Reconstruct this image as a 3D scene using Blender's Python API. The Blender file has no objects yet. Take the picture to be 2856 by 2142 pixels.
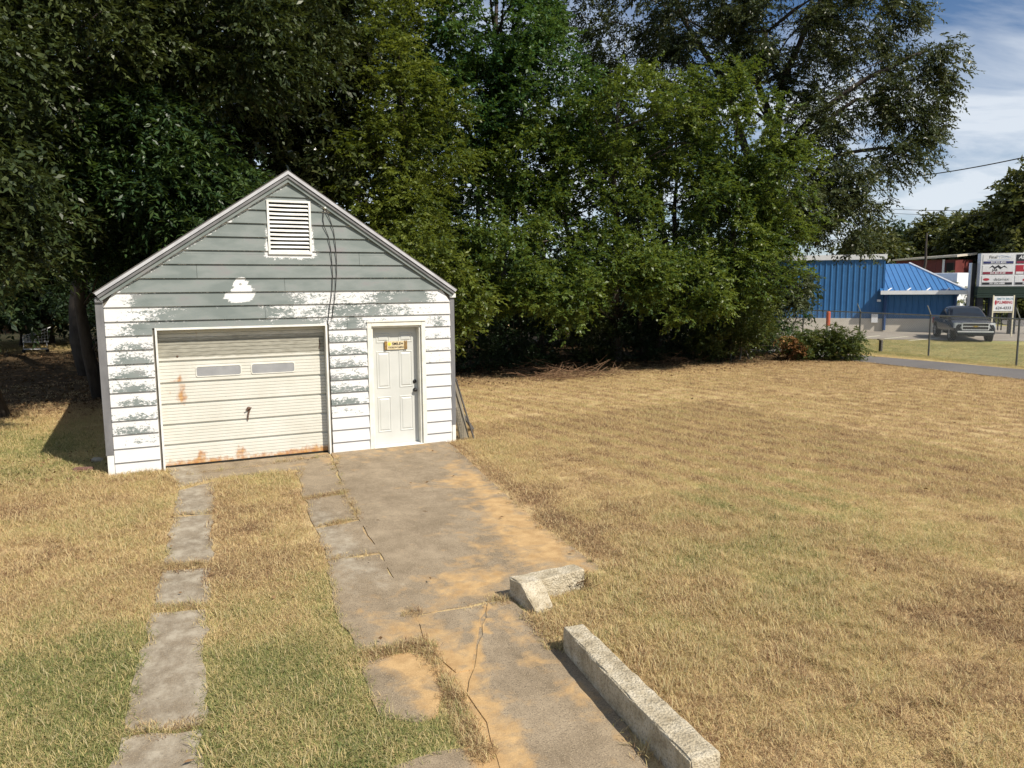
import bpy, bmesh, math, random
import numpy as np
from mathutils import Vector, Matrix

random.seed(7)
RNG = np.random.default_rng(11)
scene = bpy.context.scene
COL = scene.collection

# ------------------------------------------------------------------ camera
PW, PH = 2856, 2142
F_PX, PITCH, ROLL, YAW = 2145.2, 0.1276, -0.0070, 0.4474
CAM = np.array([-4.7839, -12.4347, 2.7161])
_fw = np.array([math.sin(YAW) * math.cos(PITCH), math.cos(YAW) * math.cos(PITCH), -math.sin(PITCH)])
_rt0 = np.array([math.cos(YAW), -math.sin(YAW), 0.0])
_up0 = np.cross(_rt0, _fw)
_rt = math.cos(ROLL) * _rt0 + math.sin(ROLL) * _up0
_up = -math.sin(ROLL) * _rt0 + math.cos(ROLL) * _up0
cam_data = bpy.data.cameras.new("camera")
cam_data.sensor_width = 36.0
cam_data.lens = 36.0 * F_PX / PW
cam_data.clip_start = 0.05
cam_data.clip_end = 3000
cam = bpy.data.objects.new("camera", cam_data)
COL.objects.link(cam)
cam.matrix_world = Matrix(((_rt[0], _up[0], -_fw[0], CAM[0]), (_rt[1], _up[1], -_fw[1], CAM[1]),
                           (_rt[2], _up[2], -_fw[2], CAM[2]), (0, 0, 0, 1)))
scene.camera = cam
KV = PW / 2212.0                      # photo coordinates are noted on a 2212 px wide view


def ray(u, v):
    return _fw + _rt * (u * KV - PW / 2) / F_PX - _up * (v * KV - PH / 2) / F_PX


def gp(u, v, z=0.0):
    """point on the level z seen at (u, v)"""
    d = ray(u, v)
    return CAM + d * (z - CAM[2]) / d[2]


def at(u, v, D):
    """point at horizontal distance D seen at (u, v)"""
    d = ray(u, v)
    return CAM + d * D / math.hypot(d[0], d[1])


# ------------------------------------------------------------------ light
SUN = Vector((0.40, -0.85, 1.0)).normalized()
EL = math.asin(SUN.z)
AZ = math.atan2(SUN.x, SUN.y)
world = bpy.data.worlds.new("World")
scene.world = world
world.use_nodes = True
wt = world.node_tree
wt.nodes.clear()


def wn(t, **k):
    n = wt.nodes.new(t)
    for a, b in k.items():
        setattr(n, a, b)
    return n


w_out = wn('ShaderNodeOutputWorld')
w_bg = wn('ShaderNodeBackground')
w_bg.inputs['Strength'].default_value = 0.062
sky = wn('ShaderNodeTexSky', sky_type='NISHITA', sun_disc=False)
sky.sun_elevation = EL
sky.sun_rotation = AZ
sky.air_density = 1.0
sky.dust_density = 0.25
sky.ozone_density = 2.5
tc = wn('ShaderNodeTexCoord')
sep = wn('ShaderNodeSeparateXYZ')
wt.links.new(tc.outputs['Generated'], sep.inputs[0])
zz = wn('ShaderNodeMath', operation='ADD')
zz.inputs[1].default_value = 0.16
zm = wn('ShaderNodeMath', operation='MAXIMUM')
zm.inputs[1].default_value = 0.0
wt.links.new(sep.outputs['Z'], zm.inputs[0])
wt.links.new(zm.outputs[0], zz.inputs[0])
dv = wn('ShaderNodeVectorMath', operation='DIVIDE')
cmb = wn('ShaderNodeCombineXYZ')
for i in range(3):
    wt.links.new(zz.outputs[0], cmb.inputs[i])
wt.links.new(tc.outputs['Generated'], dv.inputs[0])
wt.links.new(cmb.outputs[0], dv.inputs[1])
mp = wn('ShaderNodeMapping')
mp.inputs['Rotation'].default_value = (0, 0, 0.5)
mp.inputs['Scale'].default_value = (0.9, 1.5, 0.0)
mp.inputs['Location'].default_value = (3.6, 1.2, 0.0)
wt.links.new(dv.outputs[0], mp.inputs[0])
nz = wn('ShaderNodeTexNoise')
nz.inputs['Scale'].default_value = 1.25
nz.inputs['Detail'].default_value = 9
nz.inputs['Roughness'].default_value = 0.56
nz.inputs['Distortion'].default_value = 0.6
wt.links.new(mp.outputs[0], nz.inputs['Vector'])
cr = wn('ShaderNodeValToRGB')
cr.color_ramp.elements[0].position = 0.41
cr.color_ramp.elements[0].color = (0, 0, 0, 1)
cr.color_ramp.elements[1].position = 0.66
cr.color_ramp.elements[1].color = (1, 1, 1, 1)
wt.links.new(nz.outputs['Fac'], cr.inputs[0])
# thicker cloud towards the horizon
hz = wn('ShaderNodeMapRange')
hz.inputs['From Min'].default_value = 0.02
hz.inputs['From Max'].default_value = 0.30
hz.inputs['To Min'].default_value = 0.42
hz.inputs['To Max'].default_value = 0.0
wt.links.new(sep.outputs['Z'], hz.inputs['Value'])
ad = wn('ShaderNodeMath', operation='ADD', use_clamp=True)
wt.links.new(cr.outputs[0], ad.inputs[0])
wt.links.new(hz.outputs[0], ad.inputs[1])
fm = wn('ShaderNodeMath', operation='MULTIPLY')
fm.inputs[1].default_value = 0.80
wt.links.new(ad.outputs[0], fm.inputs[0])
mx = wn('ShaderNodeMix', data_type='RGBA')
mx.inputs['B'].default_value = (11.5, 12.2, 13.0, 1)
wt.links.new(fm.outputs[0], mx.inputs['Factor'])
tint = wn('ShaderNodeMix', data_type='RGBA', blend_type='MULTIPLY')
tint.inputs['Factor'].default_value = 1.0
tint.inputs['B'].default_value = (.82, 1.0, 1.20, 1)
wt.links.new(sky.outputs[0], tint.inputs['A'])
wt.links.new(tint.outputs['Result'], mx.inputs['A'])
wt.links.new(mx.outputs['Result'], w_bg.inputs['Color'])
wt.links.new(w_bg.outputs[0], w_out.inputs[0])

sun_d = bpy.data.lights.new("sun", 'SUN')
sun_d.energy = 5.0
sun_d.angle = math.radians(0.55)
sun_d.color = (1.0, 0.92, 0.80)
sun_o = bpy.data.objects.new("sun", sun_d)
sun_o.rotation_euler = SUN.to_track_quat('Z', 'Y').to_euler()
sun_o.location = (20, -40, 50)
COL.objects.link(sun_o)

vs = scene.view_settings
vs.view_transform = 'Standard'
vs.look = 'None'
vs.gamma = 1.0
vs.use_curve_mapping = False
vs.exposure = 0.28
scene.render.engine = 'CYCLES'
scene.cycles.max_bounces = 4
scene.cycles.diffuse_bounces = 2
scene.cycles.transmission_bounces = 4
scene.cycles.transparent_max_bounces = 8


# ------------------------------------------------------------------ materials
class NT:
    def __init__(self, name):
        self.m = bpy.data.materials.new(name)
        self.m.use_nodes = True
        self.t = self.m.node_tree
        self.t.nodes.clear()
        self.out = self.t.nodes.new('ShaderNodeOutputMaterial')

    def n(self, t, props=None, **ins):
        nd = self.t.nodes.new(t)
        for a, b in (props or {}).items():
            setattr(nd, a, b)
        for a, b in ins.items():
            key = a.replace('_', ' ')
            s = nd.inputs[int(a[1:])] if (a[0] == 'i' and a[1:].isdigit()) else nd.inputs[key]
            self.set(s, b)
        return nd

    def set(self, s, b):
        if isinstance(b, bpy.types.NodeSocket):
            self.t.links.new(b, s)
        elif isinstance(b, tuple) and len(b) == 3 and s.type == 'RGBA':
            s.default_value = (*b, 1)
        else:
            s.default_value = b

    def math(self, op, a, b=0.0, clamp=False):
        return self.n('ShaderNodeMath', dict(operation=op, use_clamp=clamp), i0=a, i1=b).outputs[0]

    def mix(self, f, a, b, mode='MIX'):
        return self.n('ShaderNodeMix', dict(data_type='RGBA', blend_type=mode), Factor=f, A=a, B=b).outputs['Result']

    def pos(self, scale=(1, 1, 1), obj=False):
        if obj:
            v = self.n('ShaderNodeTexCoord').outputs['Object']
        else:
            v = self.n('ShaderNodeNewGeometry').outputs['Position']
        return self.n('ShaderNodeMapping', Vector=v, Scale=scale).outputs[0]

    def noise(self, vec, scale, detail=4, rough=.5, dist=0.0):
        return self.n('ShaderNodeTexNoise', Vector=vec, Scale=float(scale), Detail=float(detail), Roughness=rough,
                      Distortion=dist).outputs['Fac']

    def ramp(self, fac, *stops, interp='LINEAR'):
        r = self.n('ShaderNodeValToRGB', i0=fac)
        e = r.color_ramp.elements
        r.color_ramp.interpolation = interp
        while len(e) < len(stops):
            e.new(0.5)
        for q, (p, c) in zip(e, stops):
            q.position = p
            q.color = (c, c, c, 1) if isinstance(c, (int, float)) else (*c, 1)
        return r.outputs[0]

    def attr(self, name, inst=False):
        return self.n('ShaderNodeAttribute', dict(attribute_name=name, attribute_type='INSTANCER' if inst else 'GEOMETRY')).outputs['Fac']

    def bump(self, h, strength=.3, dist=.01):
        return self.n('ShaderNodeBump', Strength=strength, Distance=dist, Height=h).outputs[0]

    def bsdf(self, color, rough=.8, metal=0.0, normal=None, spec=.4, **kw):
        p = self.n('ShaderNodeBsdfPrincipled', Base_Color=color, Roughness=rough, Metallic=metal)
        p.inputs['Specular IOR Level'].default_value = spec
        if normal is not None:
            self.set(p.inputs['Normal'], normal)
        for a, b in kw.items():
            self.set(p.inputs[a.replace('_', ' ')], b)
        self.t.links.new(p.outputs[0], self.out.inputs['Surface'])
        return p


def vary(name, c1, c2, scale=3.0, rough=.8, bump=0.0, bscale=None, metal=0.0, spec=.4, stretch=(1, 1, 1), c3=None, obj=False):
    k = NT(name)
    v = k.pos(stretch, obj)
    f = k.noise(v, scale, 6, .6)
    st = [(.32, c1), (.68, c2)] if c3 is None else [(.3, c1), (.52, c2), (.72, c3)]
    col = k.ramp(f, *st)
    nrm = None
    if bump:
        nrm = k.bump(k.noise(v, bscale or scale * 8, 5, .6), bump, .01)
    k.bsdf(col, rough, metal, nrm, spec)
    return k.m


M = {}
# peeling siding paint: 'peel' is how much of the white coat is gone on each stretch of board
k = NT('siding_paint')
v = k.pos((1.0, 1.0, 2.2))
n1 = k.noise(v, 17, 7, .62, .3)
n2 = k.noise(v, 42, 4, .65)
n0 = k.noise(k.pos((1.0, 1.0, 1.5)), 7.0, 3, .5)
nn = k.math('ADD', k.math('ADD', k.math('MULTIPLY', n1, .44), k.math('MULTIPLY', n2, .38)), k.math('MULTIPLY', n0, .18))
thr = k.math('ADD', k.math('MULTIPLY', k.attr('peel'), .38), .305)
gap = k.math('SUBTRACT', thr, nn)
mask = k.n('ShaderNodeMapRange', Value=gap, From_Min=-.012, From_Max=.012).outputs[0]
gn = k.noise(k.pos((.6, 1, 1.6)), 3.0, 4, .55)
grey = k.ramp(gn, (.38, (.165, .195, .186)), (.56, (.222, .250, .240)), (.72, (.240, .231, .235)))
fine = k.noise(k.pos((3, 1, 140)), 3.0, 2, .5)
grey = k.mix(k.math('MULTIPLY', fine, .35), grey, (.095, .108, .105))
wh = k.ramp(k.noise(k.pos((1, 1, 1)), 2.2, 5, .6), (.3, (.62, .62, .61)), (.7, (.70, .70, .695)))
wh = k.mix(k.math('MULTIPLY', k.noise(k.pos((4, 1, 40)), 2.0, 3, .6), .18), wh, (.56, .57, .56))
col = k.mix(mask, wh, grey)
h = k.math('ADD', k.math('MULTIPLY', k.math('SUBTRACT', 1.0, mask), .8), k.math('MULTIPLY', fine, .25))
k.bsdf(col, .62, 0, k.bump(h, .35, .002), .35)
M['siding'] = k.m

M['white_trim'] = vary('white_trim_paint', (.62, .62, .58), (.80, .80, .77), 5, .6, .15, 40)
M['cream_trim'] = vary('cream_trim_paint', (.64, .63, .55), (.78, .77, .70), 6, .6, .15, 40)
M['grey_trim'] = vary('grey_trim_paint', (.125, .125, .13), (.20, .20, .205), 6, .6, .2, 50, stretch=(1, 1, .3))
M['grey_light'] = vary('pale_grey_drip_edge', (.40, .40, .42), (.54, .54, .56), 5, .45, .1, 40, metal=.1)
M['dark_void'] = vary('dark_interior', (.012, .012, .012), (.02, .02, .02), 3, .9)
M['sheath'] = vary('bare_sheathing', (.12, .11, .09), (.18, .16, .13), 4, .9)
M['roof'] = vary('asphalt_shingle', (.07, .065, .06), (.13, .12, .11), 12, .95, .4, 90)
M['slab_door'] = vary('door_enamel', (.52, .53, .50), (.57, .58, .55), 3, .45, .05, 20)
M['black_metal'] = vary('black_hardware', (.012, .012, .012), (.025, .024, .022), 20, .35, spec=.5)
M['rusty'] = vary('rusty_iron', (.07, .035, .02), (.16, .10, .07), 40, .85, .3, 120)
M['wire_black'] = vary('old_cable', (.03, .03, .03), (.06, .06, .055), 30, .7)
M['brass'] = vary('old_brass_fitting', (.30, .26, .08), (.42, .40, .25), 30, .5)

# overhead door: cream paint with rust blooms and a weathered grey top
k = NT('cream_door_paint')
base = k.ramp(k.noise(k.pos((1, 1, 1)), 2.5, 5, .6), (.3, (.60, .59, .525)), (.7, (.69, .685, .63)))
base = k.mix(k.math('MULTIPLY', k.noise(k.pos((1.2, 1, 26)), 4.0, 4, .6), .26), base, (.50, .45, .33))
r = k.math('ADD', k.math('SUBTRACT', k.attr('rust'), .5), k.math('MULTIPLY', k.math('SUBTRACT', k.noise(k.pos((1, 1, .7)), 13, 6, .65), .5), 1.3))
rm = k.ramp(r, (.0, 0.0), (.30, .75), (.6, 1.0))
rc = k.ramp(k.noise(k.pos(), 20, 4, .6), (.35, (.52, .29, .09)), (.65, (.36, .13, .035)))
col = k.mix(rm, base, rc)
dm = k.math('ADD', k.math('SUBTRACT', k.attr('dirt'), .5), k.math('MULTIPLY', k.math('SUBTRACT', k.noise(k.pos((1.3, 1, 9)), 5, 6, .7), .5), 1.1))
dmask = k.ramp(dm, (.0, 0.0), (.35, .85), (.6, .95))
dcol = k.ramp(k.noise(k.pos((1.2, 1, 14)), 6, 4, .6), (.35, (.20, .19, .15)), (.65, (.36, .35, .29)))
col = k.mix(dmask, col, dcol)
k.bsdf(col, .6, 0, k.bump(k.noise(k.pos((1, 1, 6)), 30, 4, .6), .12, .003), .35)
M['cream_door'] = k.m
M['grey_pane'] = vary('painted_over_pane', (.26, .265, .275), (.33, .335, .34), 6, .5)

# driveway concrete with washed-in orange sand
k = NT('driveway_concrete')
p1 = k.noise(k.pos(), 1.5, 6, .62)
p2 = k.noise(k.pos(), 130, 2, .7)
p3 = k.noise(k.pos((1, .7, 1)), 6.0, 12, .72)
con = k.ramp(k.math('ADD', k.math('MULTIPLY', p1, .5), k.math('MULTIPLY', p3, .5)), (.34, (.170, .130, .084)), (.50, (.265, .208, .140)), (.66, (.375, .300, .205)))
con = k.mix(k.ramp(p2, (.52, 0.0), (.72, .75)), con, (.52, .42, .28))
con = k.mix(k.ramp(k.noise(k.pos(), 95, 2, .6), (.32, .7), (.46, 0.0)), con, (.085, .072, .055))
palem = k.ramp(k.math('ADD', k.attr('pale'), k.math('MULTIPLY', k.math('SUBTRACT', p3, .5), 1.5)), (.35, 0.0), (.9, .8))
con = k.mix(palem, con, k.mix(k.ramp(p3, (.4, 0.0), (.6, 1.0)), (.235, .208, .162), (.41, .365, .285)))
sm = k.math('ADD', k.math('SUBTRACT', k.attr('sand'), .5), k.math('MULTIPLY', k.math('SUBTRACT', k.noise(k.pos(), 4.2, 10, .70, .3), .5), 1.9))
smask = k.ramp(sm, (.0, 0.0), (.40, .92))
sc = k.ramp(k.noise(k.pos(), 7, 6, .6), (.35, (.43, .275, .125)), (.65, (.60, .405, .195)))
sc = k.mix(k.ramp(k.noise(k.pos(), 150, 2, .6), (.4, .25), (.6, 0.0)), sc, (.24, .135, .06))
col = k.mix(smask, con, sc)
k.bsdf(col, .92, 0, k.bump(k.math('ADD', k.noise(k.pos(), 45, 4, .7), k.math('MULTIPLY', p2, .5)), .55, .008), .2)
M['concrete'] = k.m

# rough cast kerb concrete
k = NT('kerb_concrete')
a = k.noise(k.pos(), 9, 6, .65)
b = k.noise(k.pos(), 70, 4, .7)
col = k.ramp(a, (.32, (.33, .275, .185)), (.5, (.49, .425, .305)), (.68, (.60, .54, .42)))
col = k.mix(k.ramp(b, (.34, .75), (.48, 0.0)), col, (.15, .125, .09))
vw = k.n('ShaderNodeTexVoronoi', Vector=k.pos(), Scale=55.0).outputs['Distance']
hh = k.math('ADD', k.math('MULTIPLY', b, 1.2), vw)
k.bsdf(col, .95, 0, k.bump(hh, .7, .012), .15)
M['kerb'] = k.m

STRAW = ((.0, (.20, .12, .072)), (.18, (.46, .31, .17)), (.36, (.70, .535, .29)), (.55, (.57, .475, .215)), (.72, (.27, .285, .105)), (1.0, (.13, .185, .055)))
k = NT('lawn_soil')
t = k.math('ADD', k.attr('tone'), k.math('MULTIPLY', k.math('SUBTRACT', k.noise(k.pos(), 4, 6, .7), .5), .5))
col = k.ramp(t, *STRAW)
col = k.mix(k.ramp(k.noise(k.pos((1, 1, 1)), 60, 4, .7), (.35, .5), (.6, .05)), col, (.20, .135, .07))
col = k.mix(k.math('MULTIPLY', k.attr('tree_shade'), .9), col, (.040, .028, .018))  # soil colour darkened below the trees, their shade painted in
k.bsdf(col, 1.0, 0, k.bump(k.noise(k.pos(), 40, 5, .7), .8, .03), .05)
M['soil'] = k.m

k = NT('grass_blade')
t = k.math('ADD', k.attr('tone', True), k.math('MULTIPLY', k.math('SUBTRACT', k.attr('b'), .5), .62))
t = k.math('ADD', t, k.math('MULTIPLY', k.math('SUBTRACT', k.noise(k.pos(), 2.3, 5, .65), .5), .55))
col = k.ramp(t, *STRAW)
col = k.mix(k.ramp(k.attr('b'), (.80, 0.0), (.86, .7)), col, (.66, .54, .32))
p = k.n('ShaderNodeBsdfPrincipled', Base_Color=col, Roughness=.75)
p.inputs['Specular IOR Level'].default_value = .12
tr = k.n('ShaderNodeBsdfTranslucent', Color=col)
ms = k.n('ShaderNodeMixShader', Fac=.36, i1=p.outputs[0], i2=tr.outputs[0])
k.t.links.new(ms.outputs[0], k.out.inputs['Surface'])
M['grass'] = k.m

k = NT('asphalt')
a = k.noise(k.pos(), .6, 6, .6)
b = k.noise(k.pos(), 90, 2, .6)
col = k.ramp(a, (.3, (.115, .108, .104)), (.7, (.16, .15, .145)))
col = k.mix(k.ramp(b, (.45, 0.0), (.75, .5)), col, (.26, .25, .24))
k.bsdf(col, .9, 0, k.bump(b, .4, .006), .2)
M['asphalt'] = k.m
M['lot'] = vary('parking_lot', (.24, .21, .175), (.31, .28, .235), .5, .95, .2, 60)
M['line_paint'] = vary('faded_line_paint', (.50, .48, .36), (.66, .63, .50), 4, .8)
M['line_white'] = vary('white_line_paint', (.62, .62, .60), (.75, .75, .73), 4, .8)


def leaf_mat(name, dark, mid, light, trans=.30, rough=.42, spec=.35):
    k = NT(name)
    col = k.ramp(k.attr('v'), (.05, dark), (.45, mid), (.95, light))
    p = k.n('ShaderNodeBsdfPrincipled', Base_Color=col, Roughness=rough)
    p.inputs['Specular IOR Level'].default_value = spec
    tc_ = k.mix(.5, col, (light[0] * 1.5, light[1] * 1.5, light[2] * .5))
    tr = k.n('ShaderNodeBsdfTranslucent', Color=tc_)
    ms = k.n('ShaderNodeMixShader', Fac=trans, i1=p.outputs[0], i2=tr.outputs[0])
    k.t.links.new(ms.outputs[0], k.out.inputs['Surface'])
    return k.m


M['leaf_olive'] = leaf_mat('leaf_olive', (.020, .034, .010), (.058, .088, .022), (.135, .150, .042))
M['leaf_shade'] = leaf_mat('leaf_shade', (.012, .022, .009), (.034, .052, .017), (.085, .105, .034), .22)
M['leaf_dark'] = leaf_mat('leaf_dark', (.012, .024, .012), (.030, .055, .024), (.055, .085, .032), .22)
M['leaf_pinnate'] = leaf_mat('leaf_pinnate', (.014, .032, .014), (.034, .072, .024), (.080, .120, .030), .28)
M['leaf_glossy'] = leaf_mat('leaf_glossy', (.012, .020, .009), (.030, .042, .016), (.075, .085, .030), .10, .22, .6)
M['leaf_yellow'] = leaf_mat('leaf_yellow', (.028, .048, .011), (.084, .120, .023), (.175, .205, .038), .35)
M['leaf_green'] = leaf_mat('leaf_green', (.012, .042, .016), (.038, .098, .030), (.105, .165, .042), .32)
M['leaf_central'] = leaf_mat('leaf_central', (.017, .043, .012), (.066, .114, .025), (.165, .205, .042), .35)
M['leaf_oak'] = leaf_mat('leaf_oak', (.016, .030, .013), (.046, .064, .026), (.110, .125, .055), .20, .38, .45)
M['leaf_far'] = leaf_mat('leaf_far', (.030, .046, .018), (.068, .086, .030), (.125, .130, .042), .3)
M['leaf_litter'] = leaf_mat('leaf_litter', (.040, .022, .012), (.10, .058, .028), (.24, .15, .08), .1, .8, .1)
M['dry_leaf'] = leaf_mat('dry_leaf', (.10, .05, .02), (.20, .10, .045), (.34, .20, .09), .2, .8, .1)
M['bark'] = vary('bark', (.030, .025, .020), (.075, .062, .050), 9, .95, .8, 30, stretch=(1, 1, .25))
M['bark_pale'] = vary('bark_pale', (.10, .088, .070), (.19, .17, .14), 9, .95, .8, 30, stretch=(1, 1, .25))


# ------------------------------------------------------------------ geometry helpers
class MB:
    def __init__(self):
        self.v, self.f = [], []

    def quadgrid(self, rows):
        """rows: list of equally long point lists"""
        b = len(self.v)
        n = len(rows[0])
        for r in rows:
            self.v += [tuple(p) for p in r]
        for i in range(len(rows) - 1):
            for j in range(n - 1):
                self.f.append((b + i * n + j, b + i * n + j + 1, b + (i + 1) * n + j + 1, b + (i + 1) * n + j))
        return self

    def box(self, x0, x1, y0, y1, z0, z1):
        b = len(self.v)
        self.v += [(x0, y0, z0), (x1, y0, z0), (x1, y1, z0), (x0, y1, z0), (x0, y0, z1), (x1, y0, z1), (x1, y1, z1), (x0, y1, z1)]
        for q in ((0, 3, 2, 1), (4, 5, 6, 7), (0, 1, 5, 4), (1, 2, 6, 5), (2, 3, 7, 6), (3, 0, 4, 7)):
            self.f.append(tuple(b + i for i in q))
        return self

    def hexa(self, pts):
        """8 corners, ordered as box()"""
        b = len(self.v)
        self.v += [tuple(p) for p in pts]
        for q in ((0, 3, 2, 1), (4, 5, 6, 7), (0, 1, 5, 4), (1, 2, 6, 5), (2, 3, 7, 6), (3, 0, 4, 7)):
            self.f.append(tuple(b + i for i in q))
        return self

    def prism(self, poly, z0, z1):
        b = len(self.v)
        n = len(poly)
        self.v += [(p[0], p[1], z0) for p in poly] + [(p[0], p[1], z1) for p in poly]
        self.f.append(tuple(b + i for i in reversed(range(n))))
        self.f.append(tuple(b + n + i for i in range(n)))
        for i in range(n):
            j = (i + 1) % n
            self.f.append((b + i, b + j, b + n + j, b + n + i))
        return self

    def extr_y(self, poly, y0, y1):
        """poly in (x, z)"""
        b = len(self.v)
        n = len(poly)
        self.v += [(p[0], y0, p[1]) for p in poly] + [(p[0], y1, p[1]) for p in poly]
        self.f.append(tuple(b + i for i in range(n)))
        self.f.append(tuple(b + n + i for i in reversed(range(n))))
        for i in range(n):
            j = (i + 1) % n
            self.f.append((b + j, b + i, b + n + i, b + n + j))
        return self

    def tube(self, pts, radii, sides=6, cap=True):
        pts = [Vector(p) for p in pts]
        if isinstance(radii, (int, float)):
            radii = [radii] * len(pts)
        b = len(self.v)
        ref = None
        for i, p in enumerate(pts):
            d = (pts[min(i + 1, len(pts) - 1)] - pts[max(i - 1, 0)])
            d = d.normalized() if d.length > 1e-9 else Vector((0, 0, 1))
            if ref is None:
                ref = Vector((1, 0, 0)) if abs(d.x) < .8 else Vector((0, 1, 0))
            s = d.cross(ref).normalized()
            t = s.cross(d).normalized()
            ref = t
            for q in range(sides):
                a = 2 * math.pi * q / sides
                self.v.append(tuple(p + (s * math.cos(a) + t * math.sin(a)) * radii[i]))
        for i in range(len(pts) - 1):
            for q in range(sides):
                r = (q + 1) % sides
                self.f.append((b + i * sides + q, b + i * sides + r, b + (i + 1) * sides + r, b + (i + 1) * sides + q))
        if cap:
            self.f.append(tuple(b + q for q in reversed(range(sides))))
            e = b + (len(pts) - 1) * sides
            self.f.append(tuple(e + q for q in range(sides)))
        return self

    def lathe(self, prof, axis='y', c=(0, 0, 0), sides=16):
        """prof: list of (r, t) along the axis"""
        b = len(self.v)
        for r, t in prof:
            for q in range(sides):
                a = 2 * math.pi * q / sides
                x, z = r * math.cos(a), r * math.sin(a)
                p = {'y': (x, t, z), 'x': (t, x, z), 'z': (x, z, t)}[axis]
                self.v.append((c[0] + p[0], c[1] + p[1], c[2] + p[2]))
        for i in range(len(prof) - 1):
            for q in range(sides):
                r = (q + 1) % sides
                self.f.append((b + i * sides + q, b + i * sides + r, b + (i + 1) * sides + r, b + (i + 1) * sides + q))
        self.f.append(tuple(b + q for q in reversed(range(sides))))
        e = b + (len(prof) - 1) * sides
        self.f.append(tuple(e + q for q in range(sides)))
        return self

    def mesh(self, name):
        me = bpy.data.meshes.new(name)
        me.from_pydata(self.v, [], self.f)
        bm = bmesh.new()
        bm.from_mesh(me)
        bmesh.ops.recalc_face_normals(bm, faces=bm.faces)
        bm.to_mesh(me)
        bm.free()
        return me

    def build(self, name, mat, parent=None, local=False, smooth=False, bevel=0.0):
        me = self.mesh(name)
        me.materials.append(mat)
        if smooth:
            for p_ in me.polygons:
                p_.use_smooth = True
        o = link(name, me, parent, local)
        if bevel:
            bv = o.modifiers.new('bevel', 'BEVEL')
            bv.width = bevel
            bv.segments = 2
            bv.limit_method = 'ANGLE'
        return o


def base_of(o):
    """world position of a parent chain (translations only)"""
    v = Vector(o.location)
    return v


def link(name, data, parent=None, local=False):
    o = bpy.data.objects.new(name, data)
    COL.objects.link(o)
    if parent is not None:
        o.parent = parent
        if not local:
            root = parent
            while root.parent is not None:
                root = root.parent
            # geometry given in world coordinates
            if parent is root:
                o.matrix_parent_inverse = root.matrix_basis.inverted()
    return o


def tag(o, label, cat, group=None):
    o['label'] = label
    o['category'] = cat
    if group:
        o['group'] = group
    return o


def thing(name, label, cat, loc=(0, 0, 0), rotz=0.0, group=None):
    o = bpy.data.objects.new(name, None)
    o.empty_display_size = .2
    COL.objects.link(o)
    o.location = loc
    o.rotation_euler = (0, 0, rotz)
    return tag(o, label, cat, group)


def structure(o):
    o['kind'] = 'structure'
    return o


def stuff(o):
    o['kind'] = 'stuff'
    return o


def dup(root, loc, rotz=0.0, label=None):
    r = root.copy()
    COL.objects.link(r)
    r.location = loc
    r.rotation_euler = (0, 0, rotz)
    if label:
        r['label'] = label
    for ch in list(root.children):
        c = ch.copy()
        COL.objects.link(c)
        c.parent = r
        for g in list(ch.children):
            d = g.copy()
            COL.objects.link(d)
            d.parent = c
    return r


def fattr(me, name, vals):
    a = me.attributes.new(name, 'FLOAT', 'POINT')
    a.data.foreach_set('value', np.asarray(vals, dtype=np.float32).ravel())


def text_obj(name, body, size, mat, parent, M4, align='CENTER', xs=1.0, bold=0.0, shear=0.0):
    """flat lettering, thin real mesh; M4 maps text space to the parent's local space"""
    cu = bpy.data.curves.new(name, 'FONT')
    cu.body = body
    cu.size = size
    cu.align_x = align
    cu.align_y = 'CENTER'
    cu.resolution_u = 2
    cu.offset = bold
    cu.shear = shear
    tmp = bpy.data.objects.new(name, cu)
    me = bpy.data.meshes.new_from_object(tmp)
    bpy.data.objects.remove(tmp)
    me.transform(M4 @ Matrix.Diagonal((xs, 1, 1, 1)))
    me.materials.clear()
    me.materials.append(mat)
    return link(name, me, parent, True)


def plain(name, c, rough=.6, spec=.4, metal=0.0):
    return vary(name, tuple(x * .9 for x in c), tuple(min(1, x * 1.08) for x in c), 8, rough, spec=spec, metal=metal)


def vnoise(x, y, s, seed=0):
    """value noise 0..1"""
    x = np.asarray(x) / s + seed * 17.31
    y = np.asarray(y) / s - seed * 9.77
    xi, yi = np.floor(x), np.floor(y)
    fx, fy = x - xi, y - yi
    fx, fy = fx * fx * (3 - 2 * fx), fy * fy * (3 - 2 * fy)

    def h(a, b):
        q = np.sin(a * 127.1 + b * 311.7 + seed * 74.7) * 43758.5453
        return q - np.floor(q)
    return (h(xi, yi) * (1 - fx) + h(xi + 1, yi) * fx) * (1 - fy) + (h(xi, yi + 1) * (1 - fx) + h(xi + 1, yi + 1) * fx) * fy


def fbm(x, y, s, seed=0, o=3):
    r, a, t = 0, 1, 0
    for i in range(o):
        r = r + a * vnoise(x, y, s / 2 ** i, seed + i)
        t += a
        a *= .55
    return r / t


def sst(a, b, x):
    t = np.clip((np.asarray(x, float) - a) / (b - a), 0, 1)
    return t * t * (3 - 2 * t)


def blob(x, y, cx, cy, rx, ry=None):
    ry = ry or rx
    return np.exp(-(((x - cx) / rx) ** 2 + ((y - cy) / ry) ** 2))


def inpoly(x, y, poly):
    c = np.zeros(x.shape, bool)
    n = len(poly)
    for i in range(n):
        x1, y1 = poly[i][:2]
        x2, y2 = poly[(i + 1) % n][:2]
        cond = (y1 > y) != (y2 > y)
        with np.errstate(divide='ignore', invalid='ignore'):
            xx = (x2 - x1) * (y - y1) / (y2 - y1) + x1
        c ^= cond & (x < xx)
    return c


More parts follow.
